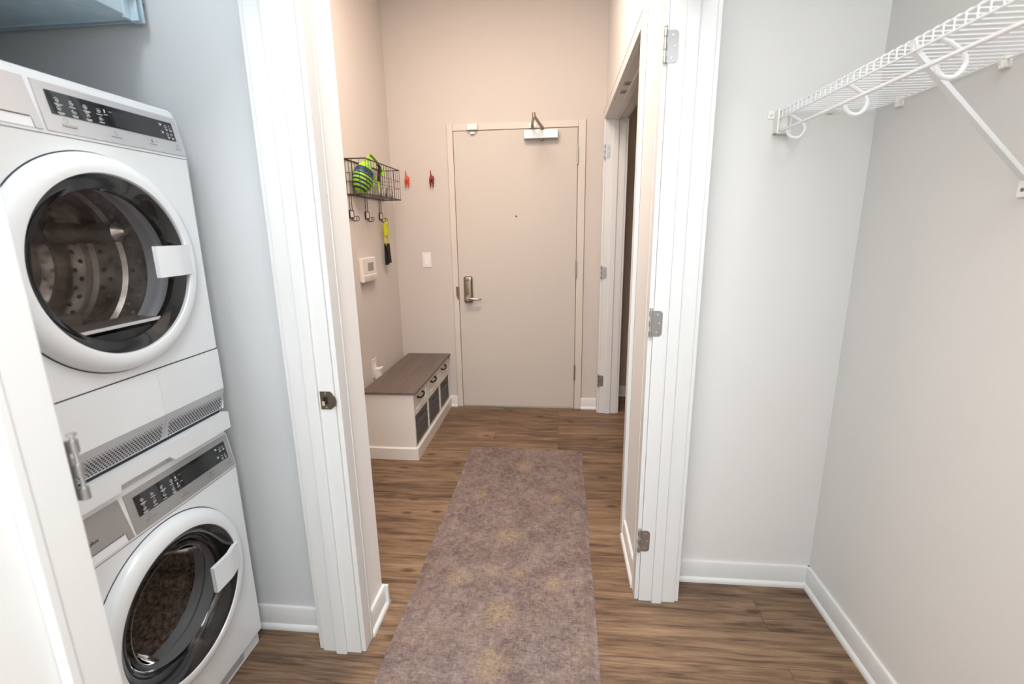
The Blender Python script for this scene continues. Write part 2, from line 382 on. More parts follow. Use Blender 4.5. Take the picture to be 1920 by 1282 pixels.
WL = {}   # world location of each object's origin (all parents are unrotated while building)
def obj(name, mb, mat, parent=None, origin=None, smooth=True, angle=32):
    bm = mb.bm
    bmesh.ops.recalc_face_normals(bm, faces=bm.faces)
    me = bpy.data.meshes.new(name)
    if origin is None:
        if parent is not None: origin = WL[parent]
        else:
            xs = [v.co.x for v in bm.verts]; ys = [v.co.y for v in bm.verts]; zs = [v.co.z for v in bm.verts]
            origin = Vector(((min(xs)+max(xs))/2, (min(ys)+max(ys))/2, min(zs)))
    origin = Vector(origin)
    bmesh.ops.translate(bm, verts=bm.verts, vec=-origin)
    bm.to_mesh(me); bm.free()
    for mm in (mat if isinstance(mat, (list, tuple)) else [mat]): me.materials.append(mm)
    if smooth:
        me.polygons.foreach_set('use_smooth', [True]*len(me.polygons))
        me.set_sharp_from_angle(angle=math.radians(angle))
    o = bpy.data.objects.new(name, me); C.objects.link(o)
    if mb.bev and smooth:
        wn = o.modifiers.new('weighted', 'WEIGHTED_NORMAL'); wn.keep_sharp = True; wn.weight = 80
    WL[o] = origin
    if parent is not None:
        o.parent = parent; o.location = origin - WL[parent]
    else: o.location = origin
    return o
def tag(o, label=None, cat=None, group=None, kind=None):
    if label: o['label'] = label
    if cat: o['category'] = cat
    if group: o['group'] = group
    if kind: o['kind'] = kind
    return o
def empty(name, loc, parent=None):
    o = bpy.data.objects.new(name, None); C.objects.link(o); o.empty_display_size = 0.05
    WL[o] = Vector(loc)
    if parent is not None: o.parent = parent; o.location = Vector(loc) - WL[parent]
    else: o.location = loc
    return o
def thing(name, label, cat, loc, group=None, kind=None):
    return tag(empty(name, loc), label, cat, group, kind)
def struct(name, mb, mat, parent=None, label=None, cat=None, **k):
    o = obj(name, mb, mat, parent, **k)
    if parent is None: o['kind'] = 'structure'; o['label'] = label or name.replace('_', ' '); o['category'] = cat or name.split('_')[0]
    return o
def kids(o): return [c for c in o.children]
def dup(o, parent=None, loc=None, rotz=None):
    c = o.copy(); C.objects.link(c); c.parent = parent
    if loc is not None: c.location = loc
    if rotz is not None: c.rotation_euler.z = rotz
    for ch in kids(o): dup(ch, c)
    return c

# ------------------------------------------------------------------ camera (solved from the photograph's vanishing points)
cam = bpy.data.cameras.new('camera'); co = bpy.data.objects.new('camera', cam); C.objects.link(co)
R = Vector((0.99517783, 0.09699391, -0.01460374)); U = Vector((-0.00798061, 0.22845935, 0.97352074)); F = Vector((-0.09776194, 0.96870971, -0.22813175))
co.matrix_world = Matrix(((R.x, U.x, -F.x, 0), (R.y, U.y, -F.y, 0), (R.z, U.z, -F.z, 1.4291265), (0, 0, 0, 1)))
cam.sensor_fit = 'HORIZONTAL'; cam.sensor_width = 36.0; cam.lens = 36.0*890.4727/1920.0
cam.clip_start = 0.02
cam.dof.use_dof = True; cam.dof.focus_distance = 2.1; cam.dof.aperture_fstop = 3.0
SC.camera = co

# ------------------------------------------------------------------ the shell
ZC = 3.08
XWL, XWR = -0.678, 0.322          # hall-side faces of the two closet fronts
XIL, XIR = -0.815, 0.459          # closet-side faces of the same walls
def walls(name, boxes, mat, label):
    mb = MB()
    for b in boxes: mb.box(*b)
    return struct(name, mb, mat, label=label, cat='wall', smooth=False)
struct('floor', MB().box(-2.0, 1.6, -1.6, 4.2, -0.05, 0.0), M['floor'], label='brown wood plank floor with knots', cat='floor', origin=(0, 0, 0), smooth=False)
struct('ceiling', MB().box(-2.0, 1.6, -1.6, 4.2, ZC, ZC+0.08), M['ceiling'], label='white ceiling', cat='ceiling', smooth=False)
walls('wall_far', [(-1.39, -0.838, 3.71, 3.84, 0, ZC), (0.187, XIR, 3.71, 3.84, 0, ZC), (-0.838, 0.187, 3.71, 3.84, 2.197, ZC)], M['wall_hall'], 'warmly lit far wall around the entry door')
walls('wall_left', [(-1.39, -1.28, 1.5275, 3.71, 0, ZC)], M['wall_left'], 'warmly lit hall wall on the left above the bench')
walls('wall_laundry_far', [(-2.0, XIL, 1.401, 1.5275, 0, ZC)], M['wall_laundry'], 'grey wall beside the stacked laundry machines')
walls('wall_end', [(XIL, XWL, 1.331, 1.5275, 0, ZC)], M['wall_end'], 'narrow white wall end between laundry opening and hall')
walls('wall_laundry_front', [(XIL, XWL, -1.6, 0.515, 0, ZC), (XIL, XWL, 0.515, 1.331, 2.20, ZC)], M['wall'], 'pale wall before the laundry closet opening')
walls('wall_laundry_left', [(-2.0, -1.72, -1.6, 1.401, 0, ZC)], M['wall_laundry'], 'grey wall behind the laundry machines')
walls('wall_laundry_near', [(-1.72, XIL, 0.30, 0.42, 0, ZC)], M['wall_laundry'], 'near side wall of the laundry closet')
walls('wall_right', [(XWR, XIR, 1.655, 2.083, 0, ZC), (XWR, XIR, 3.64, 3.71, 0, ZC), (XWR, XIR, 2.083, 3.64, 2.197, ZC),
                     (XWR, XIR, -1.6, 0.09, 0, ZC), (XWR, XIR, 0.09, 1.655, 2.20, ZC)], M['wall'], 'right hall wall between the two closet openings')
walls('wall_closet_far', [(XIR, 1.15, 1.774, 1.89, 0, ZC)], M['wall'], 'pale far wall of the shelf closet')
walls('wall_closet_right', [(1.0174, 1.15, -0.2, 1.774, 0, ZC)], M['wall'], 'pale right wall of the shelf closet under the wire shelf')
walls('wall_closet_near', [(XIR, 1.0174, -0.2, -0.1, 0, ZC)], M['wall'], 'near wall of the shelf closet')
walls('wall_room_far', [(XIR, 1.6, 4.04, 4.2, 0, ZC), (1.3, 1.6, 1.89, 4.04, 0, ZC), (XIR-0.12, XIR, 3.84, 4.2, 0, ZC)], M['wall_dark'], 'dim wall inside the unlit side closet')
walls('wall_near', [(-2.0, 1.6, -1.72, -1.6, 0, ZC)], M['wall'], 'wall behind the viewer')

# ------------------------------------------------------------------ baseboards
BP = [(0, 0), (.024, 0), (.024, .007), (.0225, .013), (.018, .018), (.013, .0205), (.013, .085), (.0105, .0905), (.008, .0915), (0, .0915)]
nbb = [0]
def baseboard(name, p0, p1, n, label, mat='trim'):
    p0 = Vector((*p0, 0)); p1 = Vector((*p1, 0)); n = Vector((*n, 0)); d = p1-p0
    mb = MB().prism(BP, lambda u, v, a: tuple(p0 + d*a + n*(u-0.001) + Vector((0, 0, v))), 0, 1)
    return struct(name, mb, M[mat], label=label, cat='baseboard')
baseboard('baseboard_laundry', (-1.72, 1.401), (-0.80, 1.401), (0, -1), 'white baseboard beside the washing machine')
baseboard('baseboard_closet_far', (XIR, 1.774), (1.0174, 1.774), (0, -1), 'white baseboard on the far wall of the shelf closet')
baseboard('baseboard_closet_right', (1.0174, -0.1), (1.0174, 1.774), (-1, 0), 'white baseboard along the right closet wall')
baseboard('baseboard_hall_left', (-1.28, 1.53), (-1.28, 3.71), (1, 0), 'white baseboard behind the storage bench')
baseboard('baseboard_left', (XWL, 1.378), (XWL, 1.5275), (1, 0), 'short white baseboard beside the laundry opening')
baseboard('baseboard_return', (-1.28, 1.5275), (XWL+0.023, 1.5275), (0, 1), 'white baseboard on the hidden side of the wall end')
baseboard('baseboard_far_left', (-1.28, 3.71), (-0.836, 3.71), (0, -1), 'white baseboard left of the entry door')
baseboard('baseboard_far_right', (0.184, 3.71), (0.322, 3.71), (0, -1), 'white baseboard right of the entry door')
baseboard('baseboard_right', (XWR, 1.699), (XWR, 2.042), (-1, 0), 'white baseboard between the two right openings')
baseboard('baseboard_room', (XIR+.02, 4.04), (1.3, 4.04), (0, -1), 'baseboard inside the dim side closet')

# ------------------------------------------------------------------ openings: jambs, stops, casings
def opening(idx, xh, xc, y0, y1, zt, label, stop_hall=0.048, stop_w=0.037):
    """xh hall face, xc closet face of the wall; opening from y0 to y1, head at zt"""
    s = 1 if xh > xc else -1          # direction towards the hall
    ct = 0.016                         # casing thickness
    t = tag(empty('trim_%d' % idx, (xh, (y0+y1)/2, 0)), label, 'door frame', kind='structure')
    a, b = sorted((xh, xc))
    st0, st1 = sorted((xh - s*stop_hall, xh - s*(stop_hall+stop_w)))
    for side, y, d in (('near', y0, -1), ('far', y1, 1)):
        mb = MB()
        j0, j1 = sorted((y, y + d*0.021))
        mb.box(a, b, j0, j1, 0, zt + 0.02, 0.0015)
        s0, s1 = sorted((y, y - d*0.011)); mb.box(st0, st1, s0, s1, 0, zt, 0.002)
        obj('door_jamb', mb, M['trim'], t)
        for face, xx, sg in (('hall', xh, s), ('closet', xc, -s)):
            c0, c1 = sorted((y + d*0.006, y + d*0.0575)); x0, x1 = sorted((xx, xx + sg*ct))
            mb = MB().box(x0, x1, c0, c1, 0, zt + 0.006, 0.003)
            # raised outer back band
            bb0, bb1 = sorted((y + d*0.057, y + d*0.071)); q0, q1 = sorted((xx, xx + sg*(ct+0.0015)))
            mb.box(q0, q1, bb0, bb1, 0, zt + 0.071, 0.003)
            obj('casing', mb, M['trim'], t)
    mb = MB().box(a, b, y0, y1, zt, zt + 0.021, 0.001).box(st0, st1, y0 + .011, y1 - .011, zt - 0.011, zt + 0.001, 0.002)
    obj('head_jamb', mb, M['trim'], t)
    for xx, sg in ((xh, s), (xc, -s)):
        x0, x1 = sorted((xx, xx + sg*ct)); q0, q1 = sorted((xx, xx + sg*(ct+0.0015)))
        mb = MB().box(x0, x1, y0 - 0.057, y1 + 0.057, zt + 0.006, zt + 0.0575, 0.003).box(q0, q1, y0 - .057, y1 + .057, zt + .057, zt + .071, .003)
        obj('head_casing', mb, M['trim'], t)
    return t
tr_laundry = opening(1, XWL, XIL, 0.537, 1.309, 2.175, 'white frame of the laundry closet opening on the left')
tr_closet = opening(2, XWR, XIR, 0.11, 1.633, 2.175, 'white hinged frame of the wire shelf closet opening on the right')
tr_side = opening(3, XWR, XIR, 2.105, 3.618, 2.175, 'white frame of the far right opening beside the entry door')

# hinge: built at the origin for a jamb that faces -Y with the hall on -X
def hinge_mesh(parent, loc):
    h = empty('hinge', loc, parent)
    x, y, z = loc
    H = 0.0445
    # leaf with rounded free corners
    r = 0.013; w0, w1 = 0.004, 0.040
    poly = [(w0, -H), (w1-r, -H)] + [(w1-r+r*math.sin(a), -H+r-r*math.cos(a)) for a in [PI/2*k/6 for k in range(1, 7)]] + \
           [(w1, H-r)] + [(w1-r+r*math.cos(a), H-r+r*math.sin(a)) for a in [PI/2*k/6 for k in range(1, 7)]] + [(w0, H)]
    mb = MB().prism(poly, lambda u, v, a: (x+u, y+a, z+v), -0.0022, 0.0003)
    leaf = obj('leaf', mb, M['chrome'], h)
    mb = MB()
    for (u, v) in ((0.024, 0.031), (0.030, 0.0), (0.022, -0.031)):
        mb.lathe([(0.0001, -0.0035), (0.0032, -0.003), (0.0036, -0.002)], (x+u, y, z+v), 'Y', 12)
    obj('screw', mb, M['screw'], leaf)
    mb = MB(); k = 2*H/5
    for i in (0, 2, 4):
        mb.lathe([(.0001, z-H+i*k), (.0056, z-H+i*k), (.0056, z-H+(i+1)*k), (.0001, z-H+(i+1)*k)], (x, y-0.006, 0), 'Z', 14)
    for i in (0, 2, 4): mb.box(x, x+.007, y-.0035, y, z-H+i*k, z-H+(i+1)*k)
    obj('knuckle', mb, M['chrome'], h)
    mb = MB().lathe([(.0001, z-H-.002), (.0030, z-H-.001), (.0030, z+H+.006), (.0060, z+H+.007), (.0060, z+H+.0095), (.0001, z+H+.010)], (x, y-.006, 0), 'Z', 12)
    obj('pin', mb, M['screw'], h)
    return h
HZ = (0.2687, 1.113, 1.9609)
h0 = hinge_mesh(tr_closet, (0.311, 1.633, HZ[0]))
for z in HZ[1:]: dup(h0, tr_closet, Vector((0.311, 1.633, z)) - WL[tr_closet])
for z in HZ: dup(h0, tr_side, Vector((0.311, 3.618, z)) - WL[tr_side])
dup(h0, tr_laundry, Vector((-0.664, 0.537, HZ[1])) - WL[tr_laundry], rotz=PI)

# strike plate on the laundry jamb
mb = MB()
poly = [(-0.722, .905), (-0.722, .962), (-0.690, .962), (-0.682, .955), (-0.679, .944), (-0.679, .923), (-0.682, .912), (-0.690, .905)]
mb.prism(poly, lambda u, v, a: (u, a, v), 1.3065, 1.3095)
mb.prism([(-0.690, .912), (-0.690, .955), (-0.672, .949), (-0.668, .934), (-0.672, .918)], lambda u, v, a: (u, 1.3065 - (0.006 if u > -0.68 else 0) + a, v), -0.0012, 0.0006)
sp = obj('strike_plate', mb, M['nickel'], tr_laundry)
mb = MB().box(-0.714, -0.699, 1.3058, 1.3064, .921, .945); obj('latch_hole', mb, M['black_satin'], sp)
mb = MB().box(-0.717, -0.709, 1.3055, 1.3062, .917, .931); obj('bare_wood_edge', mb, M['wood_raw'], sp)
mb = MB()
for z in (.911, .956): mb.lathe([(.0001, 1.3052), (.003, 1.3056), (.0033, 1.3065)], (-0.705, 0, z), 'Y', 10)
obj('screw', mb, M['screw'], sp)
# ball-catch plates in the head of the far right opening
for y in (2.79, 2.95):
    mb = MB().box(0.330, 0.364, y-.028, y+.028, 2.1715, 2.176, .001)
    cp = obj('catch_plate', mb, M['nickel'], tr_side)
    obj('catch_hole', MB().box(0.337, 0.357, y-.012, y+.012, 2.1708, 2.172), M['black_satin'], cp)
# latch strike on the near jamb of that opening
mb = MB().box(0.316, 0.345, 2.1035, 2.1075, 0.93, 0.99, .001).box(0.303, 0.318, 2.104, 2.107, 0.945, 0.975, .0008)
obj('strike_plate', mb, M['nickel'], tr_side)

# ------------------------------------------------------------------ entry door
Yd = 3.71
fr = tag(empty('trim_4', (-0.33, Yd, 0)), 'beige metal frame around the entry door', 'door frame', kind='structure')
for nm, b in (('frame_post', (-0.835, -0.791, 3.697, 3.83, 0, 2.195)), ('frame_post', (0.1295, 0.184, 3.697, 3.83, 0, 2.195)), ('frame_head', (-0.791, 0.1295, 3.697, 3.83, 2.149, 2.195))):
    obj(nm, MB().box(*b, 0.003), M['frame'], fr)
mb = MB().box(-0.792, -0.775, 3.757, 3.80, 0, 2.15).box(0.113, 0.130, 3.757, 3.80, 0, 2.15).box(-0.79, 0.13, 3.757, 3.80, 2.13, 2.15)
obj('door_stop', mb, M['frame'], fr)
mb = MB().box(-0.812, -0.789, 3.6945, 3.699, .925, 1.005, .001).box(-0.803, -0.790, 3.690, 3.696, .905, .975, .002)
obj('strike_plate', mb, M['nickel'], fr)

dr = tag(empty('door_1', (-0.331, Yd, 0)), 'beige entry door with lever lock and overhead closer', 'door', kind='structure')
obj('door_slab', MB().box(-0.788, 0.126, 3.703, 3.748, 0.012, 2.146, 0.002), M['door'], dr)
for z in (0.308, 1.132, 1.957):
    mb = MB()
    for i in range(5):
        a = z-0.0635+i*0.0254
        mb.lathe([(.0001, a+.0004), (.0072, a+.0004), (.0072, a+.025), (.0001, a+.025)], (0.1285, 3.694, 0), 'Z', 14)
    mb.box(0.1265, 0.1305, 3.694, 3.71, z-.0635, z+.0635)
    obj('hinge', mb, M['chrome'], dr)
mb = MB().lathe([(.0001, 3.700), (.0055, 3.6995), (.0068, 3.701), (.0068, 3.704)], (-0.327, 0, 1.534), 'Y', 16)
obj('peephole', mb, M['brass_dark'], dr)
# escutcheon, thumb turn, lever
def rrect(x0, x1, z0, z1, r, n=6):
    P = []
    for cx, cz, a0 in ((x1-r, z1-r, 0), (x0+r, z1-r, PI/2), (x0+r, z0+r, PI), (x1-r, z0+r, 1.5*PI)):
        P += [(cx + r*math.cos(a0+PI/2*k/n), cz + r*math.sin(a0+PI/2*k/n)) for k in range(n+1)]
    return P
lock = empty('lever_lock', (-0.712, 3.703, .98), dr)
P0 = rrect(-0.750, -0.674, .876, 1.086, .018)
cx, cz = -0.712, .981
bulge = lambda u, v: (cx + (u-cx)*(1 - 0.10*((v-cz)/.105)**2), v)
mb = MB()
loops = []
for sc_, yy in ((1.0, 3.7035), (1.0, 3.689), (0.95, 3.681), (0.84, 3.676), (0.55, 3.673)):
    L_ = []
    for u, v in P0:
        u, v = bulge(u, v)
        sx = 1-(1-sc_); 
        L_.append(mb.bm.verts.new((cx+(u-cx)*sx, yy, cz+(v-cz)*(1-(1-sc_)*0.5))))
    loops.append(L_)
for A, B in zip(loops, loops[1:]):
    for i in range(len(A)): mb.bm.faces.new((A[i], A[(i+1) % len(A)], B[(i+1) % len(A)], B[i]))
mb.bm.faces.new(loops[-1])
obj('escutcheon', mb, M['nickel'], lock, angle=50)
mb = MB().lathe([(.0001, 3.658), (.007, 3.659), (.009, 3.664), (.009, 3.676)], (-0.712, 0, 1.060), 'Y', 16)
obj('thumb_button', mb, M['nickel'], lock)
mb = MB().sphere((-0.713, 3.668, 1.022), .006, (.7, 1, 2.2)).sphere((-0.713, 3.667, 1.008), .006, (1, 1, 1))
obj('thumb_turn', mb, M['chrome'], lock)
mb = MB().lathe([(.0001, 3.632), (.013, 3.633), (.016, 3.640), (.016, 3.655), (.024, 3.664), (.024, 3.676)], (-0.712, 0, .914), 'Y', 24)
mb.tube([(-0.712, 3.645, .914), (-0.700, 3.643, .915), (-0.680, 3.640, .914), (-0.650, 3.640, .912), (-0.625, 3.643, .911), (-0.606, 3.650, .911)], [.011, .012, .0115, .010, .009, .007], 12)
obj('lever_handle', mb, M['chrome'], lock)
# closer
clo = empty('door_closer', (-0.138, 3.703, 2.10), dr)
mb = MB().box(-0.262, -0.016, 3.648, 3.7035, 2.071, 2.129, .004)
obj('closer_body', mb, M['alum'], clo)
mb = MB().lathe([(.0001, 2.058), (.010, 2.059), (.013, 2.064), (.013, 2.072)], (-0.128, 3.672, 0), 'Z', 16).lathe([(.013, 2.128), (.013, 2.137), (.008, 2.143), (.0001, 2.143)], (-0.128, 3.672, 0), 'Z', 16)
obj('pinion_cap', mb, M['bronze'], clo)
mb = MB().tube([(-0.128, 3.672, 2.140), (-0.136, 3.60, 2.144), (-0.152, 3.46, 2.146), (-0.170, 3.302, 2.146)], [.014, .0115, .010, .010], 10)
mb.tube([(-0.170, 3.302, 2.152), (-0.190, 3.52, 2.155), (-0.202, 3.675, 2.160)], [.010, .009, .010], 10)
mb.lathe([(.0001, 2.134), (.011, 2.135), (.011, 2.164), (.0001, 2.165)], (-0.170, 3.302, 0), 'Z', 14)
obj('closer_arm', mb, M['bronze'], clo)
mb = MB().box(-0.228, -0.172, 3.6915, 3.698, 2.150, 2.180, .002).box(-0.212, -0.190, 3.665, 3.693, 2.152, 2.172, .003)
obj('arm_shoe', mb, M['alum'], clo)
# contact sensor on the frame
mb = MB().box(-0.679, -0.600, 3.668, 3.6975, 2.147, 2.189, .005, 3)
snr = tag(obj('door_sensor', mb, M['plastic_warm']), 'small white sensor box on the top left of the entry door frame', 'sensor')
mb = MB().box(-0.657, -0.622, 3.680, 3.7035, 2.122, 2.135, .002)
tag(obj('sensor_magnet', mb, M['plastic_warm']), 'tiny magnet strip on the entry door just below the sensor box', 'magnet')
# threshold
struct('trim_5', MB().box(-0.79, 0.129, 3.705, 3.80, 0.0, 0.010, .002), M['alum'], label='metal threshold under the entry door', cat='threshold')

# ------------------------------------------------------------------ laundry machines
XF = -1.05
Y0, Y1 = 0.734, 1.330
def stackfn(prof, y0, y1, bevel=0.006):
    mb = MB().prism(prof, lambda u, v, a: (u, a, v), y0, y1)
    es = [e for e in mb.bm.edges if all(abs(v.co.y-y0) < 1e-6 for v in e.verts) or all(abs(v.co.y-y1) < 1e-6 for v in e.verts)]
    bmesh.ops.bevel(mb.bm, geom=es, offset=bevel, segments=3, affect='EDGES', profile=0.5)
    mb.bev = True
    return mb
def cut(o, yc, zc, r, x0, x1):
    mb = MB(); mb.tube([(x0, yc, zc), (x1, yc, zc)], r, 64)
    c = obj('cutter_tmp', mb, M['gap'])
    o.modifiers.clear()
    md = o.modifiers.new('b', 'BOOLEAN'); md.object = c; md.operation = 'DIFFERENCE'; md.solver = 'EXACT'
    bpy.context.view_layer.update()
    dg = bpy.context.evaluated_depsgraph_get()
    me = bpy.data.meshes.new_from_object(o.evaluated_get(dg))
    for mm_ in list(o.modifiers): 
        if mm_.type == 'BOOLEAN': o.modifiers.remove(mm_)
    old = o.data; o.data = me; bpy.data.meshes.remove(old)
    bpy.data.objects.remove(c)
    wn = o.modifiers.new('weighted', 'WEIGHTED_NORMAL'); wn.keep_sharp = True; wn.weight = 80
    me.polygons.foreach_set('use_smooth', [True]*len(me.polygons)); me.set_sharp_from_angle(angle=math.radians(32))

def panel_x(z, zb, zt, lean=0.018): return XF - lean*(z-zb)/(zt-zb)
def machine(name, label, zb, zt, zpb, zpt, yc, zc, kind):
    t = thing(name, label, 'dryer' if kind == 'dry' else 'washing machine', ((XF-0.30), (Y0+Y1)/2, zb))
    lean = 0.018
    px = lambda z, off=0.0: XF - lean*(z-zpb)/(zpt-zpb) + off
    if kind == 'dry':
        prof = [(-1.66, zb), (-1.068, zb), (-1.068, zb+0.002), (XF, zb+0.068), (XF, zpb-0.006), (px(zpt), zpt), (px(zpt)-0.004, zt-0.008), (px(zpt)-0.014, zt), (-1.66, zt)]
    else:
        prof = [(-1.66, 0.055), (XF-0.004, 0.055), (XF, 0.062), (XF, zpb-0.006), (px(zpt), zpt), (px(zpt)-0.004, zt-0.008), (px(zpt)-0.014, zt), (-1.66, zt)]
    body = obj('cabinet', stackfn(prof, Y0, Y1), M['appl'], t)
    cut(body, yc+0.008, zc, 0.236, -1.55, -0.9)
    # seams
    mb = MB().box(XF-.004, XF+0.0006, Y0+.004, Y1-.002, zpb-0.0085, zpb-0.0068)
    obj('panel_seam', mb, M['icon_grey'], t)
    # control panel
    ysp = 0.949
    def plate(y0, y1, za, zb_, off, th=0.002):
        mb = MB(); mb.prism([(y0, za), (y1, za), (y1, zb_), (y0, zb_)], lambda u, v, a: (px(v, off)+a, u, v), -th, 0); return mb
    pmat = M['silver'] if kind == 'wash' else M['silver_light']
    pmb = plate(ysp+.004, 1.3245, zpb, zpt, 0.0022)
    zw0, zw1 = zpb + 0.036, zpt - 0.0155
    wmb = plate(0.974, 1.305, zw0, zw1, 0.0036)
    # icons and lettering-like marks, too small to read in the photo
    rnd = random.Random(3 if kind == 'dry' else 5)
    mb = wmb; mb.mi = 1
    def mark(y, z, w, h):
        mb.quad((px(z, .0046), y, z), (px(z, .0046), y+w, z), (px(z+h, .0046), y+w, z+h), (px(z+h, .0046), y, z+h))
    def ringmark(y, z, r, k=10):
        for i in range(k):
            if rnd.random() < 0.15: continue
            a = 2*PI*i/k; mark(y + r*math.cos(a)-.0006, z + r*math.sin(a)-.0006, .0016, .0016)
    for col in range(4):
        y = 0.986 + col*0.0315
        for z in (zw1-.017, zw0+.013):
            ringmark(y+.006, z, .0042)
            mark(y+.004, z-.001, .004, .002)
            mark(y-.001, z-.009, .014 + rnd.uniform(-.003, .004), .0015)
            if rnd.random() < .6: mark(y+.001, z-.0115, .011, .0012)
            if z < zw0+.02: mark(y+.004, z+.0085, .006, .0009)
    for z in ((zw1-.018, zw0+.016) if kind == 'wash' else (zw1-.018,)):
        mark(1.101, z, .0028, .007); mark(1.098, z-.005, .010, .0013); mark(1.113, z+.004, .008, .0010)
    for i, y in enumerate((1.262, 1.276, 1.290)):
        for z in (zw1-.014, zw0+.014):
            if i == 0: mark(y-.002, z, .0012, .008); mark(y+.001, z+.001, .004, .005)
            else: ringmark(y+.003, z, .0034, 8); mark(y, z-.0075, .009, .0014); mark(y+.001, z-.010, .006, .0012)
    mb = pmb; mb.mi = 1
    def mark(y, z, w, h):
        mb.quad((px(z, .0030), y, z), (px(z, .0030), y+w, z), (px(z+h, .0030), y+w, z+h), (px(z+h, .0030), y, z+h))
    for y, z, r in ((0.998, zw0-.010, .0045), (1.115, zw0-.014, .0040), (1.22, zw0-.012, .004), (1.303, zw0-.013, .0035)):
        for i in range(14):
            a = 2*PI*i/14; mark(y+r*math.cos(a)-.0004, z+r*math.sin(a)-.0004, .0011, .0011)
    mark(1.100, zw0-.0225, .030, .0014); mark(1.208, zw0-.021, .024, .0014); mark(1.293, zw0-.0215, .019, .0014)
    mark(1.219, zw0-.015, .0022, .0065); mark(1.206, zw0-.012, .004, .001); mark(1.232, zw0-.012, .004, .001); mark(1.234, zw0-.0135, .001, .004)
    pn = obj('control_panel', pmb, [pmat, M['icon_grey']], t)
    win = obj('control_window', wmb, [M['black_gloss'], M['icon']], pn)
    lcd = obj('display', plate(1.122, 1.252, zw0+.003, zw1-.009, 0.0041, .001), M['lcd'], win)
    obj('power_button', plate(0.988, 1.020, zpb+.014, zpb+.0185, 0.0042, .003), M['chrome'], pn)
    # drawer / container front with finger notch
    dm = M['silver'] if kind == 'wash' else M['silver_light']
    nz = zpb + 0.022
    mb = MB()
    poly = [(Y0+.010, nz), (0.928, nz), (0.930, zpb), (ysp-.003, zpb), (ysp-.010, zpt), (Y0+.010, zpt)]
    mb.prism(poly, lambda u, v, a: (px(v, .0022)+a, u, v), -0.002, 0)
    dw = obj('detergent_drawer' if kind == 'wash' else 'water_container', mb, dm, t)
    mb = MB().prism([(Y0+.010, zpb), (0.928, zpb), (0.928, nz), (Y0+.010, nz)], lambda u, v, a: (px(v, .0006)+a, u, v), -.0004, 0.0004)
    obj('finger_notch', mb, M['appl_plastic'], dw)
    mb = MB().prism([(Y0+.012, nz-.002), (0.926, nz-.002), (0.926, nz+.0005), (Y0+.012, nz+.0005)], lambda u, v, a: (px(v, .0014)+a, u, v), -.0004, 0.0004)
    obj('notch_shadow', mb, M['gap'], dw)
    # door: white ring, black bezel, glass, handle
    d = empty('door', (XF, yc, zc), t)
    ring = [(0.250, XF-0.001), (0.2505, XF+0.006), (0.246, XF+0.018), (0.238, XF+0.026), (0.226, XF+0.0305), (0.214, XF+0.0320), (0.207, XF+0.031), (0.205, XF+0.027), (0.205, XF+0.006)]
    obj('door_ring', MB().lathe(ring, (0, yc, zc), 'X', 96), M['appl'], d, angle=40)
    obj('ring_gap', MB().lathe([(0.253, XF+.0004), (0.249, XF+.0012)], (0, yc, zc), 'X', 96), M['gap'], d)
    if kind == 'dry':
        obj('bezel', MB().lathe([(0.2055, XF+.022), (0.196, XF+.018), (0.186, XF+.010), (0.176, XF+.004), (0.174, XF-.010)], (0, yc+.002, zc-.002), 'X', 96), M['black_gloss'], d, angle=50)
        g = [(0.2035, XF+.0285), (0.15, XF+.032), (0.08, XF+.033), (0.0005, XF+.034)]
        obj('door_glass', MB().lathe(g, (0, yc, zc), 'X', 96), M['glass_dry'], d, angle=60)
    else:
        obj('bezel', MB().lathe([(0.206, XF+.028), (0.196, XF+.025), (0.180, XF+.015), (0.164, XF+.000), (0.158, XF-.012)], (0, yc, zc), 'X', 96), M['black_gloss'], d, angle=50)
        g = [(0.163, XF+.004), (0.158, XF+.0065), (0.150, XF+.002), (0.143, XF-.018), (0.134, XF-.055), (0.122, XF-.085), (0.095, XF-.105), (0.05, XF-.113), (0.0005, XF-.115)]
        obj('door_glass', MB().lathe(g, (0, yc, zc), 'X', 96), M['glass_wash'], d, angle=60)
    # handle: flat paddle bridging ring and glass on the far side
    hx0, hx1 = 0.083, 0.226
    hz0, hz1 = (-0.036, 0.042) if kind == 'dry' else (-0.038, 0.044)
    mb = MB(); n = 10; Lf = []; 
    def hp(y, z, back):
        base = XF + 0.049 - 0.30*max(0, (y-0.15))**1.0*0.9 - (0.0 if y < 0.15 else 0)
        return (base - (0.012 if back else 0), yc + y, zc + z)
    ys = [hx0 + (hx1-hx0)*i/n for i in range(n+1)]
    g4 = [[mb.bm.verts.new(hp(y, z, bk)) for (z, bk) in ((hz0, 1), (hz0, 0), (hz1, 0), (hz1, 1))] for y in ys]
    for A, B in zip(g4, g4[1:]):
        for i in range(4): mb.bm.faces.new((A[i], A[(i+1) % 4], B[(i+1) % 4], B[i]))
    mb.bm.faces.new(g4[0]); mb.bm.faces.new(g4[-1][::-1])
    es = [e for e in mb.bm.edges if e.is_manifold and e.calc_face_angle(0) > 0.8]
    bmesh.ops.bevel(mb.bm, geom=es, offset=.0025, segments=2, affect='EDGES'); mb.bev = True
    obj('door_handle', mb, M['appl'], d)
    # drum seen through the glass
    yd = yc + 0.008
    dm = M['drum'] if kind == 'dry' else M['drum_wash']
    mb = MB()
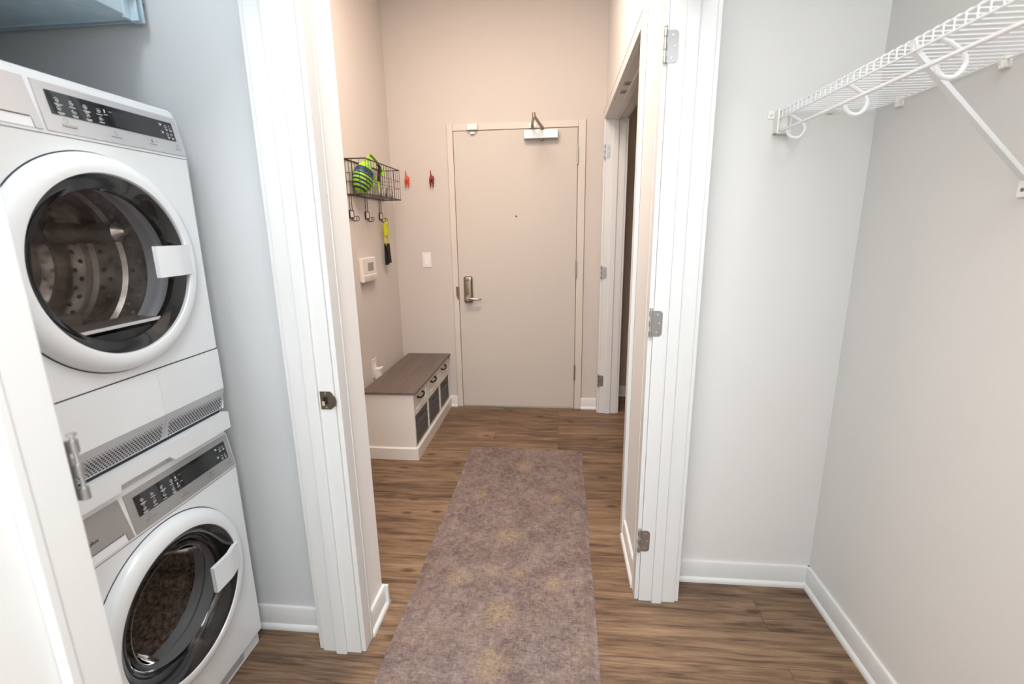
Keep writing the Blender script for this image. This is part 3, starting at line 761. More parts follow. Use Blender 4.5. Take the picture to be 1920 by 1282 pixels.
    if kind == 'dry':
        mb.lathe([(0.197, XF-.001), (0.196, XF-.03), (0.188, XF-.045), (0.188, XF-.06), (0.197, XF-.075), (0.199, XF-.10)], (0, yd, zc), 'X', 64); 
        obj('drum_collar', mb, M['collar'], t)
        mb = MB().lathe([(0.199, XF-.10), (0.211, XF-.115), (0.211, XF-.17), (0.203, XF-.18), (0.203, XF-.20), (0.211, XF-.21), (0.211, XF-.26), (0.203, XF-.27), (0.203, XF-.29), (0.211, XF-.30), (0.211, XF-.35), (0.200, XF-.38), (0.185, XF-.385), (0.178, XF-.365), (0.140, XF-.360), (0.132, XF-.38), (0.085, XF-.38), (0.077, XF-.365), (0.0005, XF-.36)], (0, yd, zc), 'X', 64)
        mb.mi = 1
        for k in range(26):
            for q_, xx in enumerate((XF-.13, XF-.155, XF-.225, XF-.245, XF-.315, XF-.335)):
                a = 2*PI*(k+.5*(q_ % 2))/26
                mb.sphere((xx, yd+.2105*math.cos(a), zc+.2105*math.sin(a)), .0062, (1, 1, 1), None, 8)
        drum = obj('drum', mb, [dm, M['dimple']], t)
        for k in range(3):
            a = PI*0.13 + k*2*PI/3
            cy_, cz_ = yd + .202*math.cos(a), zc + .202*math.sin(a)
            obj('drum_vane', MB().tube([(XF-.13, cy_, cz_), (XF-.15, cy_, cz_), (XF-.34, cy_, cz_), (XF-.36, cy_, cz_)], [.008, .028, .034, .02], 12), dm, drum)
        # lint filter sill with white front lip and dark cover below
        mb = MB()
        hw = .150
        mb.box(XF-.12, XF-.004, yd-.148, yd+.148, zc-.160, zc-.143, .004)
        lf = obj('lint_filter', mb, M['dimple'], t)
        obj('filter_lip', MB().box(XF-.0035, XF+.0015, yd-.146, yd+.146, zc-.1465, zc-.139, .001), M['icon'], lf)
        mb = MB()
        for i in range(9):
            mb.box(XF-.30+i*.018, XF-.294+i*.018, yd-.07, yd+.03, zc-.158, zc-.120)
        obj('filter_grid', mb, M['dimple'], lf)
        mb = MB(); P = [(-0.146, -0.150)]
        P = [(.197*math.cos(a), .197*math.sin(a)) for a in [PI+0.84+(PI-1.68)*k/16 for k in range(17)]]
        mb.prism(P, lambda u, v, a: (a, yd+u, zc+v), XF-.05, XF-.004)
        obj('filter_cover', mb, M['black_satin'], lf)
    else:
        mb.lathe([(0.197, XF-.001), (0.185, XF-.012), (0.176, XF-.018), (0.168, XF-.06), (0.182, XF-.075), (0.172, XF-.10), (0.20, XF-.11)], (0, yd, zc), 'X', 64)
        obj('door_gasket', mb, M['gasket'], t)
        mb = MB().lathe([(0.20, XF-.11), (0.228, XF-.13), (0.228, XF-.40), (0.20, XF-.43), (0.08, XF-.41), (0.0005, XF-.40)], (0, yd, zc), 'X', 64)
        mb.mi = 1
        for k in range(26):
            a = 2*PI*k/26
            for j, rr in enumerate((.10, .125, .15, .175)):
                b_ = a + j*.12
                if (k + j) % 3 == 0: continue
                mb.sphere((XF-.408, yd+rr*math.cos(b_), zc+rr*math.sin(b_)), .0028, (1, 1, 1), None, 6)
        drum = obj('drum', mb, [dm, M['icon']], t)
        for k in range(3):
            a = PI*0.5 + k*2*PI/3
            cy_, cz_ = yd + .215*math.cos(a), zc + .215*math.sin(a)
            obj('drum_vane', MB().tube([(XF-.14, cy_, cz_), (XF-.40, cy_, cz_)], .03, 12), dm, drum)
        # plinth
        mb = MB().box(-1.64, XF-.014, Y0+.004, Y1-.004, 0.0, 0.0555, .006)
        pl = obj('plinth', mb, M['appl_plastic'], t)
        mb = MB().box(XF-.016, XF-.0125, Y0+.12, Y1-.09, .016, .040, .003)
        obj('plinth_slot', mb, M['silver_light'], pl)
    return t, px
washer, pxw = machine('washing_machine', 'white front-loading washing machine standing on the floor at the bottom of the laundry stack', 0.0, 0.826, 0.700, 0.805, 1.030, 0.432, 'wash')
dryer, pxd = machine('clothes_dryer', 'white front-loading dryer on top of the washing machine, below the metal duct', 0.891, 1.766, 1.645, 1.744, 1.032, 1.362, 'dry')
# dryer lower front: two flush panels and perforated grille
for nm, y0, y1 in (('lower_panel', Y0+.003, 1.0995), ('lower_panel', 1.1015, Y1-.002)):
    mb = MB().prism([(XF-.004, .962), (XF+.0012, .962), (XF+.0012, 1.0885), (XF-.004, 1.0885)], lambda u, v, a: (u, a, v), y0, y1)
    obj(nm, mb, M['appl'], dryer)
obj('front_seam', MB().box(XF-.003, XF+.0012, Y0+.004, Y1-.002, 1.0888, 1.0915), M['gap'], dryer)
gx = lambda z, off=0.0: -1.068 + (z-.893)/(.959-.893)*0.018 + off
for y0, y1 in ((Y0+.004, 1.0992), (1.1018, Y1-.003)):
    mb = MB().prism([(y0, .8935), (y1, .8935), (y1, .961), (y0, .961)], lambda u, v, a: (gx(v)+a, u, v), 0.0002, 0.0022)
    mb.mi = 1; row = 0; z = .8985
    while z < .944:
        y = y0 + .012 + (0.0045 if row % 2 else 0)
        fade = 1.0 if z < .932 else (0.8 if z < .939 else .55)
        while y < y1 - .010:
            vs = [mb.bm.verts.new((gx(z + .0024*fade*math.sin(2*PI*k/8), .0026), y + .0033*fade*math.cos(2*PI*k/8), z + .0024*fade*math.sin(2*PI*k/8))) for k in range(8)]
            mb._set([mb.bm.faces.new(vs)]); y += .009
        z += .0058; row += 1
    obj('vent_grille', mb, [M['silver_light'], M['gap']], dryer)
# brand lettering on the detergent drawer
cu = bpy.data.curves.new('lettering', 'FONT'); cu.body = 'Electrolux'; cu.size = 0.0135; cu.extrude = 0.0002; cu.align_x = 'RIGHT'
tmp = bpy.data.objects.new('lettering_tmp', cu); C.objects.link(tmp); bpy.context.view_layer.update()
me = bpy.data.meshes.new_from_object(tmp.evaluated_get(bpy.context.evaluated_depsgraph_get())); bpy.data.objects.remove(tmp)
me.materials.clear(); me.materials.append(M['black_satin'])
lt = bpy.data.objects.new('lettering', me); C.objects.link(lt); lt.parent = washer
lt.matrix_basis = Matrix.Translation(Vector((pxw(.746, .0026), .867, .7435)) - WL[washer]) @ Matrix(((0, 0, 1, 0), (1, 0, 0, 0), (0, 1, 0, 0), (0, 0, 0, 1)))
# stacking kit between the machines
k = thing('stacking_kit', 'thin white stacking kit with a pull-out shelf between dryer and washing machine', 'stacking kit', (-1.35, (Y0+Y1)/2, .826))
obj('tray_frame', MB().box(-1.64, XF-.03, Y0+.003, Y1-.003, .8265, .8905, .003), M['appl_plastic'], k)
mb = MB()
f0, f1 = XF-.03, XF-.010
P = [(Y0+.002, .829), (.936, .829), (.938, .846), (1.085, .846), (1.104, .829), (Y1-.002, .829), (Y1-.002, .882), (Y0+.002, .882)]
mb.prism(P, lambda u, v, a: (a, u, v), f0, XF+.004)
obj('shelf_front', mb, M['appl_plastic'], k)
obj('handle_recess', MB().box(f0-.001, XF-.012, .938, 1.09, .830, .8465), M['silver_light'], k)
obj('top_gap', MB().box(-1.62, XF-.0195, Y0+.01, Y1-.01, .8825, .8905), M['gap'], k)

# ------------------------------------------------------------------ sheet-metal duct above the dryer
k = thing('sheet_metal_duct', 'galvanized sheet-metal duct hanging above the dryer', 'duct', (-1.42, 0.9, 2.013))
mb = MB().box(-1.7205, -1.175, 0.45, 1.368, 2.013, 2.42, .002)
mb.tube([(-1.70, 0.46, 2.0135), (-1.19, 1.33, 2.0135)], .0012, 6)
dk = obj('duct_body', mb, M['galv'], k)
mb = MB()
for y0, y1, xx in ((1.362, 1.3845, -1.152),):
    mb.box(-1.705, xx, y0, y0+.004, 2.008, 2.03, .001).box(-1.705, xx, y1-.004, y1, 2.008, 2.03, .001)
    mb.box(-1.177, xx+.0003, y0-.0006, y0+.0034, 2.004, 2.42, .0015).box(-1.177, xx+.001, y1-.006, y1+.0006, 2.004, 2.42, .0015)
    mb.box(-1.182, -1.172, y0-.02, y1, 2.006, 2.42, .001).box(-1.18, -1.162, y0+.003, y1-.004, 2.009, 2.42)
obj('duct_flange', mb, M['galv'], k)
mb = MB().tube([(-1.162, 1.33, 2.062), (-1.162, 1.40, 2.062)], .004, 10).tube([(-1.162, 1.346, 2.062), (-1.162, 1.36, 2.062)], .0085, 6)
obj('flange_bolt', mb, M['screw'], k)

# ------------------------------------------------------------------ wire shelf in the right closet
XS, ZS = 0.712, 1.797
YN = 0.05
k = thing('wire_shelf', 'white wire closet shelf with hanging rod fixed high on the right closet wall', 'shelf', (0.86, 0.9, 1.79))
mb = MB(); y = 1.757
deck = MB()
while y > YN:
    deck.tube([(1.006, y, ZS-.002), (XS+.004, y, ZS+.0005), (XS-.0015, y, ZS-.004), (XS-.0005, y, ZS-.026)], .0016, 6)
    y -= 0.0254
obj('deck_wires', deck, M['wire_white'], k)
def rail(name, x, z, r=.0026):
    obj(name, MB().tube([(x, YN, z), (x, 1.762, z)], r, 8), M['wire_white'], k)
rail('front_rail', XS+.003, ZS-.003); rail('lip_rail', XS+.001, ZS-.0255, .0030); rail('back_rail', 1.007, ZS-.005); rail('middle_rail', 0.86, ZS-.005, .0022)
obj('hanging_rod', MB().tube([(XS+.006, YN, 1.733), (XS+.006, 1.757, 1.733)], .0045, 12), M['wire_white'], k)
def rod_hook(y):
    P = [(XS+.004, 1.772), (XS+.022, 1.766), (XS+.034, 1.758), (XS+.048, 1.749), (XS+.056, 1.738), (XS+.058, 1.727), (XS+.053, 1.714), (XS+.044, 1.706), (XS+.033, 1.703), (XS+.020, 1.706), (XS+.010, 1.715), (XS+.006, 1.7275)]
    mb = MB().tube([(x, y, z) for x, z in P], .0048, 10)
    return obj('rod_hook', mb, M['wire_white'], k, origin=(XS, y, 1.733))
h1 = rod_hook(1.70)
for y in (1.385, 1.085, 0.78, 0.48): dup(h1, k, Vector((XS, y, 1.733)) - WL[k])
def clip(y):
    mb = MB().box(1.004, 1.0185, y-.011, y+.011, 1.774, 1.802, .003).box(0.998, 1.012, y-.006, y+.006, 1.781, 1.795, .004).lathe([(.0001, .9985), (.005, 1.0005), (.006, 1.0045)], (0, y, 1.778), 'X', 12)
    return obj('wall_clip', mb, M['bracket_plastic'], k, origin=(1.017, y, 1.79))
c1 = clip(1.656)
for y in (1.307, 0.95, 0.6, 0.3): dup(c1, k, Vector((1.017, y, 1.79)) - WL[k])
mb = MB()
def flatbar(mb, p0, p1, w, th):
    p0 = Vector(p0); p1 = Vector(p1); d = (p1-p0).normalized(); s = Vector((0, 1, 0)); s = (s - d*s.dot(d)).normalized(); n = d.cross(s)
    vs = [mb.bm.verts.new(p + s*a*w/2 + n*b*th/2) for p in (p0, p1) for a, b in ((-1, -1), (1, -1), (1, 1), (-1, 1))]
    for f in ((0, 1, 2, 3), (7, 6, 5, 4), (0, 4, 5, 1), (1, 5, 6, 2), (2, 6, 7, 3), (3, 7, 4, 0)): mb.bm.faces.new([vs[i] for i in f])
flatbar(mb, (XS+.004, 1.150, 1.772), (1.011, 1.192, 1.522), .017, .009)
flatbar(mb, (XS-.003, 1.149, 1.793), (XS+.008, 1.150, 1.768), .018, .005)
br = obj('support_brace', mb, M['wire_white'], k)
mb = MB().box(1.008, 1.0185, 1.179, 1.206, 1.484, 1.531, .002)
ft = obj('brace_foot', mb, M['wire_white'], br)
obj('screw', MB().lathe([(.0001, 1.0055), (.004, 1.0065), (.005, 1.0085)], (0, 1.192, 1.500), 'X', 12), M['icon_grey'], ft)
mb = MB().box(0.702, 0.709, 1.742, 1.7745, 1.726, 1.800, .002).box(0.709, 0.750, 1.768, 1.7745, 1.726, 1.797, .002).box(0.702, 0.750, 1.744, 1.7745, 1.726, 1.731, .002).box(0.745, 0.750, 1.75, 1.7745, 1.728, 1.797, .002)
mb.box(0.682, 0.704, 1.771, 1.7745, 1.776, 1.800, .001)
eb = obj('end_bracket', mb, M['bracket_plastic'], k)
obj('screw', MB().lathe([(.0001, 1.7685), (.004, 1.7692), (.0045, 1.7712)], (0.692, 0, 1.788), 'Y', 12), M['screw'], eb)
mb = MB().box(0.865, 0.885, 1.764, 1.7745, 1.786, 1.802, .003)
obj('wall_clip', mb, M['bracket_plastic'], k)

# ------------------------------------------------------------------ storage bench
BX, BY0, BY1 = -0.902, 2.738, 3.700
b = thing('storage_bench', 'white storage bench with dark wood top against the left wall before the entry door', 'bench', (-1.07, 3.22, 0))
mb = MB().box(-1.238, -0.884, 2.727, 3.706, 0.441, 0.4555, .002)
obj('bench_top', mb, M['bench_top'], b)
mb = MB()
mb.box(-1.232, BX, BY0, BY0+.018, .0, .441, .001).box(-1.232, BX, BY1-.018, BY1, .0, .441, .001)      # end panels
mb.box(-1.232, -1.222, BY0+.018, BY1-.018, .0, .441)                                                   # back
mb.box(-1.222, BX-.004, BY0+.018, BY1-.018, .070, .088)                                                # floor of the bays
mb.box(-1.222, BX, BY0+.018, BY1-.018, .290, .306, .001)                                               # rail between rows
mb.box(-1.222, BX, BY0+.018, BY1-.018, .418, .441, .001)
for y in (3.0625, 3.3925): mb.box(-1.221, BX-.0007, y-.011, y+.011, .080, .420, .001)
obj('bench_body', mb, M['bench_white'], b)
mb = MB().prism([(BX+.0005, 0), (-.888, 0), (-.888, .076), (-.893, .082), (BX+.0005, .083)], lambda u, v, a: (u, a, v), BY0-.010, 3.703)
mb.prism([(BY0, 0), (BY0-.011, 0), (BY0-.011, .076), (BY0-.006, .082), (BY0, .083)], lambda u, v, a: (a, u, v), -1.215, -.8885)
obj('bench_plinth', mb, M['bench_white'], b)
bays = ((2.758, 3.050), (3.075, 3.380), (3.405, 3.680))
def drawer(y0, y1):
    yc = (y0+y1)/2; w = (y1-y0)/2 - .004
    dz0, dz1 = .308, .416
    mb = MB()
    # recessed centre panel with raised frame
    mb.box(-1.15, -.912, yc-w, yc+w, dz0, dz1, .001)
    for a0, a1, c0, c1 in ((yc-w, yc+w, dz0, dz0+.014), (yc-w, yc+w, dz1-.014, dz1), (yc-w, yc-w+.02, dz0+.014, dz1-.014), (yc+w-.02, yc+w, dz0+.014, dz1-.014)):
        mb.box(-.913, -.904, a0, a1, c0, c1, .002)
    d = obj('drawer', mb, M['bench_white'], b, origin=(-.904, yc, dz0))
    hz = .376
    P = [(-.912, yc-.052, hz+.012), (-.905, yc-.056, hz+.010), (-.897, yc-.052, hz+.006), (-.891, yc-.034, hz+.003), (-.889, yc, hz+.002), (-.891, yc+.034, hz+.003), (-.897, yc+.052, hz+.006), (-.905, yc+.056, hz+.010), (-.912, yc+.052, hz+.012)]
    mb = MB().tube(P, .0056, 8).sphere((-.907, yc-.055, hz+.012), .008, (.7, 1, 1), None, 12).sphere((-.907, yc+.055, hz+.012), .008, (.7, 1, 1), None, 12)
    obj('drawer_handle', mb, M['iron'], d)
    return d
d0 = drawer(*bays[0])
for y0, y1 in bays[1:]:
    yc = (y0+y1)/2; dup(d0, b, Vector((-.904, yc, .308)) - WL[b])
def crate(y0, y1):
    yc = (y0+y1)/2; w = .1365
    z0, z1 = .0885, .286
    c = tag(empty('storage_crate', (-1.05, yc, z0)), None, 'crate', 'dark grey crates in the bench bays')
    hz = .240; hw = .045
    mb = MB()
    n = 4; hh = (z1-z0)/n
    for i in range(n):
        a, e = z0+i*hh+.0035, z0+(i+1)*hh-.0035
        if i == n-1 or (a < hz+.010 and e > hz-.010):
            # board interrupted by the grip cut-out
            if e <= hz-.010 or a >= hz+.010: mb.box(-.918, -.906, yc-w, yc+w, a, e, .0015)
            else:
                mb.box(-.918, -.906, yc-w, yc-hw, a, e, .0015); mb.box(-.918, -.906, yc+hw, yc+w, a, e, .0015)
                if a < hz-.012: mb.box(-.918, -.906, yc-hw-.001, yc+hw+.001, a, hz-.009, .001)
                if e > hz+.012: mb.box(-.918, -.906, yc-hw-.001, yc+hw+.001, hz+.009, e, .001)
        else: mb.box(-.918, -.906, yc-w, yc+w, a, e, .0015)
    obj('crate_front', mb, M['crate'], c)
    mb = MB().box(-1.20, -.9175, yc-w+.001, yc-w+.010, z0, z1-.004).box(-1.20, -.9175, yc+w-.010, yc+w-.001, z0, z1-.004).box(-1.20, -1.19, yc-w+.01, yc+w-.01, z0, z1-.004).box(-1.19, -.9175, yc-w+.01, yc+w-.01, z0, z0+.008)
    mb.box(-.925, -.921, yc-w+.01, yc+w-.01, z0+.008, z1-.05)
    obj('crate_box', mb, M['black_satin'], c)
    return c
cr0 = crate(*bays[0]); cr0['label'] = 'dark grey slatted crate in the nearest bay of the white bench'
for (y0, y1), lab in zip(bays[1:], ('dark grey slatted crate in the middle bay of the white bench', 'dark grey slatted crate in the bench bay closest to the entry door')):
    yc = (y0+y1)/2
    c = dup(cr0, None, Vector((-1.05, yc, .0885))); c['label'] = lab

# ------------------------------------------------------------------ wall basket with hooks
XB, XG = -1.276, -1.150
ya, yb, za, zb = 2.887, 3.500, 1.657, 1.860
k = thing('wire_basket', 'dark wire basket with three hooks mounted on the left hall wall', 'basket', (XB, (ya+yb)/2, za))
def rim(z, r):
    return MB().tube([(XB, ya, z), (XG, ya, z), (XG, yb, z), (XB, yb, z)], r, 8, closed=True)
obj('top_rim', rim(zb, .0038), M['wire_dark'], k); obj('bottom_rim', rim(za, .0038), M['wire_dark'], k)
mb = MB(); R_ = .0015
for z in (1.784, 1.733): mb.tube([(XB+.002, ya, z), (XG, ya, z), (XG, yb, z), (XB+.002, yb, z)], R_, 6, closed=True)
nv = 14
for i in range(1, nv):
    y = ya + (yb-ya)*i/nv
    mb.tube([(XB+.002, y, zb), (XB+.002, y, za), (XG, y, za), (XG, y, zb)], R_, 6)
for i in range(0, 4):
    x = XB + (XG-XB)*i/3
    mb.tube([(x, ya, zb), (x, ya, za), (x, yb, za), (x, yb, zb)], R_, 6)
obj('wire_mesh', mb, M['wire_dark'], k)
def hook(y):
    h = empty('hook', (XB, y, 1.54), k)
    mb = MB()
    for dy in (-.016, .016): mb.tube([(XB+.002, y+dy, za), (XB+.002, y+dy, 1.562)], .002, 6)
    for dy in (-.010, .012):
        mb.tube([(XB+.006, y+dy*.5, 1.524), (XB+.010, y+dy, 1.506), (XB+.024, y+dy*1.4, 1.499), (XB+.037, y+dy*1.6, 1.506), (XB+.041, y+dy*1.6, 1.520), (XB+.035, y+dy*1.6, 1.530), (XB+.028, y+dy*1.5, 1.527)], .0024, 6)
    obj('hook_wire', mb, M['wire_dark'], h)
    mb = MB()
    for a0, a1, c0, c1 in ((y-.031, y+.031, 1.518, 1.523), (y-.031, y+.031, 1.561, 1.566), (y-.031, y-.024, 1.518, 1.566), (y+.024, y+.031, 1.518, 1.566)):
        mb.box(XB-.001, XB+.006, a0, a1, c0, c1, .001)
    obj('label_frame', mb, M['wire_dark'], h)
    obj('label_plate', MB().box(XB-.001, XB+.0045, y-.0245, y+.0245, 1.522, 1.562), M['plate_white'], h)
    return h
hk = hook(2.915)
for y in (3.160, 3.408): dup(hk, k, Vector((XB, y, 1.54)) - WL[k])
# contents
rot = Matrix.Rotation(math.radians(-18), 4, 'X') @ Matrix.Rotation(math.radians(12), 4, 'Y')
mb = MB()
res = bmesh.ops.create_uvsphere(mb.bm, u_segments=40, v_segments=24, radius=1)
for v in mb.bm.verts:
    z = v.co.z; s = (1 - 0.25*max(0, z)**2)
    v.co = Vector((v.co.x*.056*s, v.co.y*.086*s, z*.100))
toy = obj('stuffed_toy', mb, M['toy'], origin=(0, 0, 0)); toy.location = (-1.212, 2.992, 1.764); toy.rotation_euler = rot.to_euler()
WL[toy] = Vector((0, 0, 0))
tag(toy, 'lime green and navy striped stuffed toy in the wire basket', 'toy')
obj('toy_loop', MB().tube([(-.01, -.012, .085), (-.005, -.02, .105), (0, -.004, .122), (.005, .018, .118), (.008, .022, .100), (.006, .016, .082)], .007, 8), M['lime'], toy)
obj('side_panel', MB().tube([(.032, .036, .066), (.036, .058, .035), (.036, .068, .0), (.032, .066, -.035), (.026, .054, -.062)], [.006, .009, .010, .009, .006], 8), M['lime'], toy)
def ribbon(mb, pts, w, th, up=Vector((0, 1, 0))):
    pts = [Vector(p) for p in pts]; rings = []
    for i, p in enumerate(pts):
        t = (pts[min(i+1, len(pts)-1)] - pts[max(i-1, 0)]).normalized()
        s = up - t*up.dot(t); s = s.normalized() if s.length > 1e-4 else t.orthogonal().normalized(); n = t.cross(s)
        rings.append([mb.bm.verts.new(p + s*a*w/2 + n*c*th/2) for a, c in ((-1, -1), (1, -1), (1, 1), (-1, 1))])
    for A, B in zip(rings, rings[1:]):
        for i in range(4): mb.bm.faces.new((A[i], A[(i+1) % 4], B[(i+1) % 4], B[i]))
    mb.bm.faces.new(rings[0][::-1]); mb.bm.faces.new(rings[-1])
t = thing('dog_leash', 'green and black dog leash looped over the rim of the wire basket', 'leash', (-1.215, 3.23, 1.70))
mb = MB(); ribbon(mb, [(-1.21, 3.085, 1.885), (-1.21, 3.095, 1.908), (-1.21, 3.125, 1.915), (-1.208, 3.165, 1.905), (-1.205, 3.215, 1.885), (-1.203, 3.245, 1.865)], .016, .005, Vector((1, 0, .3)))
obj('handle_loop', mb, M['lime'], t)
mb = MB(); ribbon(mb, [(-1.203, 3.235, 1.872), (-1.202, 3.255, 1.855), (-1.203, 3.252, 1.83), (-1.205, 3.245, 1.795), (-1.206, 3.235, 1.757)], .020, .007, Vector((.6, 1, 0)))
obj('black_strap', mb, M['strap_black'], t)
mb = MB(); ribbon(mb, [(-1.206, 3.236, 1.760), (-1.208, 3.232, 1.735), (-1.208, 3.23, 1.664)], .022, .008, Vector((.6, 1, 0)))
ribbon(mb, [(-1.205, 3.26, 1.86), (-1.205, 3.315, 1.845), (-1.205, 3.335, 1.850)], .012, .006, Vector((0, 0, 1)))
ribbon(mb, [(-1.205, 3.335, 1.852), (-1.205, 3.33, 1.83), (-1.206, 3.285, 1.805)], .022, .006, Vector((.4, 1, 0)))
obj('green_strap', mb, M['lime'], t)
def packet(y, x, w, h, lab, rotz):
    mb = MB(); rr = random.Random(int(y*1000))
    nx, nz = 6, 6; A = []; B = []
    for i in range(nx+1):
        for j in range(nz+1):
            u, v = i/nx-.5, j/nz
            puff = .016*math.sin(PI*(u+.5))*math.sin(PI*min(1, v*.9+.08)) + .002*rr.random()
            zz = v*h*(1 - .12*abs(u)) + rr.uniform(-.002, .002)*(v > 0)
            A.append(mb.bm.verts.new((puff+.001, u*w, zz))); B.append(mb.bm.verts.new((-puff-.001, u*w, zz)))
    idx = lambda i, j: i*(nz+1)+j
    for i in range(nx):
        for j in range(nz):
            mb.bm.faces.new([A[idx(i, j)], A[idx(i+1, j)], A[idx(i+1, j+1)], A[idx(i, j+1)]])
            mb.bm.faces.new([B[idx(i, j)], B[idx(i, j+1)], B[idx(i+1, j+1)], B[idx(i+1, j)]])
    o = obj('packet', mb, M['packet'], origin=(0, 0, 0)); o.location = (x, y, 1.6605); o.rotation_euler = (0, 0, rotz)
    tag(o, lab, 'packet', 'white and blue packets in the wire basket')
packet(3.185, -1.180, .075, .058, 'white and blue packet next to the striped toy in the wire basket', .5)
packet(3.315, -1.195, .080, .072, 'white and blue packet under the green leash clip in the wire basket', .6)
packet(3.425, -1.190, .070, .056, 'white and blue packet at the end of the wire basket nearest the door', .5)

# yellow cord hanging on the third hook
t = thing('jump_rope', 'coiled yellow cord with black handles hanging from the third basket hook', 'rope', (-1.244, 3.405, 1.20))
yc, xc = 3.402, -1.243
mb = MB()
for i in range(22):
    z = 1.410 + i*.0037
    mb.tube([(xc + .0165*math.cos(a), yc + .025*math.sin(a), z + .0012*math.sin(a)) for a in [2*PI*j/14 for j in range(14)]], .0028, 6, closed=True)
mb.tube([(xc, yc, 1.405), (xc, yc, 1.495)], .0155, 10)
obj('wound_cord', mb, M['rope_yellow'], t)
mb = MB()
for dy, w, zl in ((-.012, .026, 1.342), (.004, .032, 1.338), (.016, .024, 1.347), (-.002, .036, 1.352)):
    mb.tube([(xc+.003*math.sin(dy*400), yc+dy*.3 + w*math.sin(a)*(1 if a < PI else 1)*.95, 1.378 - (1.378-zl)*0 + (1.412-zl)/2*math.cos(a) - (.012 if zl < 1.34 else .006)) for a in [2*PI*j/16 for j in range(16)]], .0024, 6, closed=True)
obj('cord_loops', mb, M['rope_yellow'], t)
mb = MB()
for dy in (-.008, .004):
    mb.tube([(xc, yc+dy, 1.492), (xc-.001, yc+dy*1.5, 1.512), (xc+.004, yc+.006, 1.5165), (xc+.006, yc+dy+.012, 1.508), (xc+.003, yc+dy+.008, 1.492)], .0026, 6)
obj('hanging_loop', mb, M['rope_yellow'], t)
for a, z0, x in ((-.004, 1.200, xc-.005), (.012, 1.212, xc+.006)):
    mb = MB(); ribbon(mb, [(x, yc-.002+a*.3, 1.352), (x, yc+a*.6, 1.30), (x, yc+a*1.6, z0)], .036, .010, Vector((.25, 1, 0)))
    obj('handle', mb, M['strap_black'], t)

# thermostat
t = thing('thermostat', 'white wall thermostat with small grey screen on the left hall wall', 'thermostat', (-1.28, 3.07, 1.117))
obj('back_plate', MB().box(-1.2815, -1.268, 2.965, 3.175, 1.122, 1.264, .003), M['plastic_warm'], t)
mb = MB().prism([(-1.270, 1.117), (-1.247, 1.117), (-1.244, 1.122), (-1.244, 1.158), (-1.247, 1.161), (-1.247, 1.266), (-1.252, 1.271), (-1.270, 1.271)], lambda u, v, a: (u, a, v), 2.958, 3.178)
obj('cover', mb, M['plastic_warm'], t)
obj('display', MB().box(-1.2475, -1.2458, 3.036, 3.128, 1.184, 1.238, .0005), M['lcd_grey'], t)
mb = MB().box(-1.2445, -1.2432, 3.055, 3.073, 1.138, 1.148, .001).box(-1.2445, -1.2432, 3.085, 3.103, 1.138, 1.148, .001)
obj('button', mb, M['silver_light'], t)
# light switch
t = thing('light_switch', 'white paddle light switch beside the entry door', 'switch', (-1.038, 3.71, 1.156))
obj('cover_plate', MB().box(-1.0725, -1.003, 3.705, 3.7105, 1.156, 1.2725, .002), M['plastic_warm'], t)
obj('paddle', MB().prism([(3.706, 1.181), (3.7035, 1.183), (3.7005, 1.247), (3.706, 1.249)], lambda u, v, a: (a, u, v), -1.0545, -1.0215), M['appl_plastic'], t)
# outlet with adapter
t = thing('wall_outlet', 'white wall outlet behind the storage bench', 'outlet', (-1.28, 3.09, .44))
obj('cover_plate', MB().box(-1.2815, -1.275, 3.045, 3.118, .445, .575, .002), M['plastic_warm'], t)
obj('socket', MB().box(-1.2755, -1.2735, 3.064, 3.099, .470, .548, .001), M['appl_plastic'], t)
t = thing('plug_adapter', 'white plug-in adapter in the wall outlet behind the bench', 'plug', (-1.25, 3.09, .43))
obj('adapter_body', MB().box(-1.2738, -1.232, 3.062, 3.112, .425, .508, .004), M['plastic_warm'], t)
obj('adapter_cap', MB().box(-1.245, -1.228, 3.058, 3.116, .498, .514, .003), M['appl_plastic'], t)

# dog-tail coat hooks: one remeshed figurine, copied
def dog_hook(x, mat, lab):
    mb = MB(); Y = 3.71
    mb.sphere((x, Y-.012, 1.822), 1, (.0185, .016, .022)).sphere((x-.008, Y-.018, 1.813), 1, (.0105, .014, .017)).sphere((x+.008, Y-.018, 1.813), 1, (.0105, .014, .017))
    for s in (-1, 1):
        mb.tube([(x+s*.008, Y-.018, 1.812), (x+s*.0105, Y-.020, 1.790), (x+s*.0095, Y-.019, 1.775), (x+s*.010, Y-.020, 1.763), (x+s*.0105, Y-.024, 1.759)], [.010, .0075, .0048, .0045, .0050], 10)
    mb.tube([(x-.002, Y-.014, 1.835), (x-.004, Y-.020, 1.850), (x-.005, Y-.022, 1.866), (x-.005, Y-.020, 1.882)], [.0065, .0048, .0040, .0026], 10)
    mb.sphere((x, Y-.004, 1.822), 1, (.015, .006, .018))
    o = obj('dog_tail_hook', mb, mat)
    md = o.modifiers.new('r', 'REMESH'); md.mode = 'VOXEL'; md.voxel_size = .0014
    bpy.context.view_layer.update()
    me = bpy.data.meshes.new_from_object(o.evaluated_get(bpy.context.evaluated_depsgraph_get())); o.modifiers.clear(); o.data = me
    me.polygons.foreach_set('use_smooth', [True]*len(me.polygons))
    return tag(o, lab, 'hook', 'dog rear coat hooks on the far wall')
dog_hook(-1.155, M['red_orange'], 'orange-red dog rear shaped coat hook next to the wire basket')
dog_hook(-0.964, M['dark_red'], 'dark red dog rear shaped coat hook nearer the entry door')

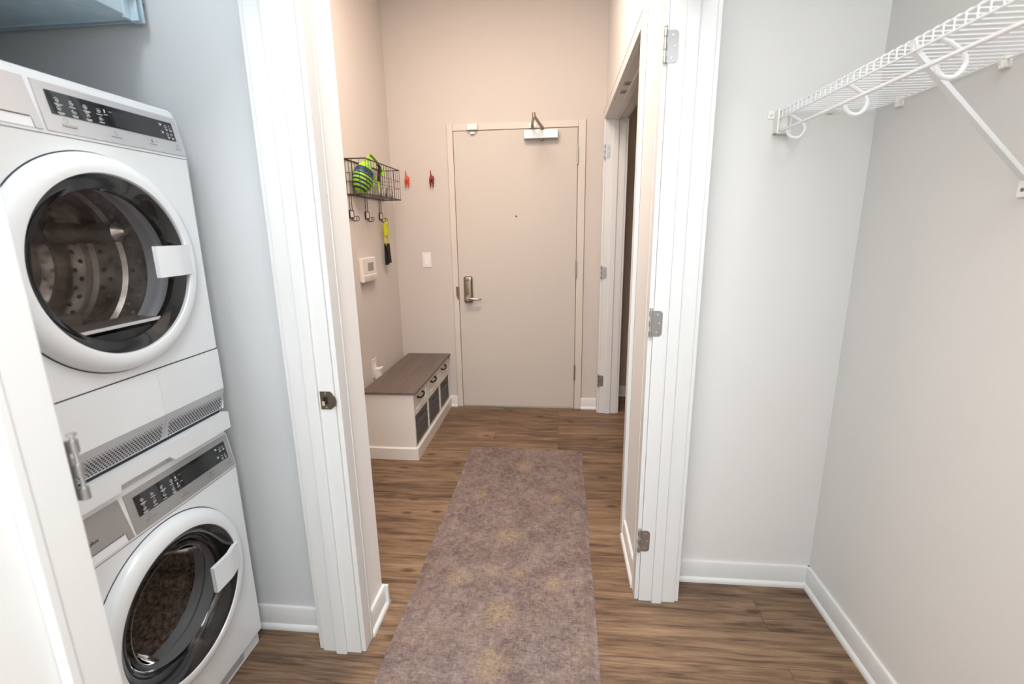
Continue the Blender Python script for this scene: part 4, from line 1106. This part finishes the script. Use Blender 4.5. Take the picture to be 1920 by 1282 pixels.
# ------------------------------------------------------------------ runner rug
mb = MB(); nx, ny = 24, 90
Lr = 2.30; W = .735
rg = [[None]*(nx+1) for _ in range(ny+1)]; rb = [[None]*(nx+1) for _ in range(ny+1)]
rr = random.Random(11)
for j in range(ny+1):
    for i in range(nx+1):
        u = -W/2 + W*i/nx; v = -Lr + Lr*j/ny
        e = .0016*math.sin(v*9+1) if i in (0, nx) else 0
        edge = min(i, nx-i, j, ny-j)
        z = (.0065 if edge else .003) + .0006*math.sin(u*14+v*5)*(edge > 0)
        rg[j][i] = mb.bm.verts.new((u+e, v, z)); rb[j][i] = mb.bm.verts.new((u+e, v, .0003))
for j in range(ny):
    for i in range(nx):
        mb.bm.faces.new((rg[j][i], rg[j][i+1], rg[j+1][i+1], rg[j+1][i])); mb.bm.faces.new((rb[j][i], rb[j+1][i], rb[j+1][i+1], rb[j][i+1]))
for j in range(ny):
    mb.bm.faces.new((rg[j][0], rg[j+1][0], rb[j+1][0], rb[j][0])); mb.bm.faces.new((rg[j][nx], rb[j][nx], rb[j+1][nx], rg[j+1][nx]))
for i in range(nx):
    mb.bm.faces.new((rg[0][i], rb[0][i], rb[0][i+1], rg[0][i+1])); mb.bm.faces.new((rg[ny][i], rg[ny][i+1], rb[ny][i+1], rb[ny][i]))
rug = obj('runner_rug', mb, M['rug'], origin=(0, 0, 0), angle=60)
rug.location = (-0.2085, 2.937, 0.0); rug.rotation_euler = (0, 0, math.radians(-0.45))
tag(rug, 'faded mauve runner rug with golden motifs on the wood floor', 'rug')

# ------------------------------------------------------------------ light
def area(name, loc, target, sx, sy, power, col):
    l = bpy.data.lights.new(name, 'AREA'); l.shape = 'RECTANGLE'; l.size = sx; l.size_y = sy; l.energy = power; l.color = col
    o = bpy.data.objects.new(name, l); C.objects.link(o); o.location = loc
    o.rotation_euler = (Vector(target)-Vector(loc)).to_track_quat('-Z', 'Y').to_euler()
    return o
area('bounce_light', (-0.1, -1.3, 1.75), (-0.1, 1.6, 0.8), 1.6, 1.4, 30, (0.89, 0.955, 1.0))
area('right_wall_fill', (0.05, -0.95, 2.05), (1.0, 1.0, 1.1), 0.7, 0.7, 15, (0.82, 0.925, 1.0))  # added fill behind the camera to brighten the right closet wall
area('hall_ceiling_light', (-0.45, 2.15, ZC-.02), (-0.45, 2.15, 0), 0.8, 0.8, 41, (1.0, 0.82, 0.69))
area('entry_ceiling_light', (-0.15, -0.1, ZC-.02), (-0.15, -0.1, 0), 0.7, 1.6, 42, (0.90, 0.955, 1.0))
area('laundry_light', (-1.0, 0.72, ZC-.3), (-1.0, 0.9, 0), 0.25, 0.3, 6, (0.84, 0.92, 1.0))
area('shelf_closet_fill', (0.72, 0.3, ZC-.3), (0.72, 0.5, 0), 0.35, 0.8, 10, (0.91, 0.965, 1.0))  # added fill for the shelf closet, not a known fixture
area('side_closet_fill', (0.85, 2.9, ZC-.1), (0.85, 2.9, 0), 0.3, 0.3, 2.5, (1.0, 0.8, 0.65))  # added weak fill that keeps the side closet from going black
w = bpy.data.worlds.new('world'); SC.world = w; w.use_nodes = True
w.node_tree.nodes['Background'].inputs[0].default_value = (0.9, 0.95, 1, 1); w.node_tree.nodes['Background'].inputs[1].default_value = 0.3
SC.view_settings.view_transform = 'Standard'; SC.view_settings.look = 'None'; SC.view_settings.exposure = 0.1
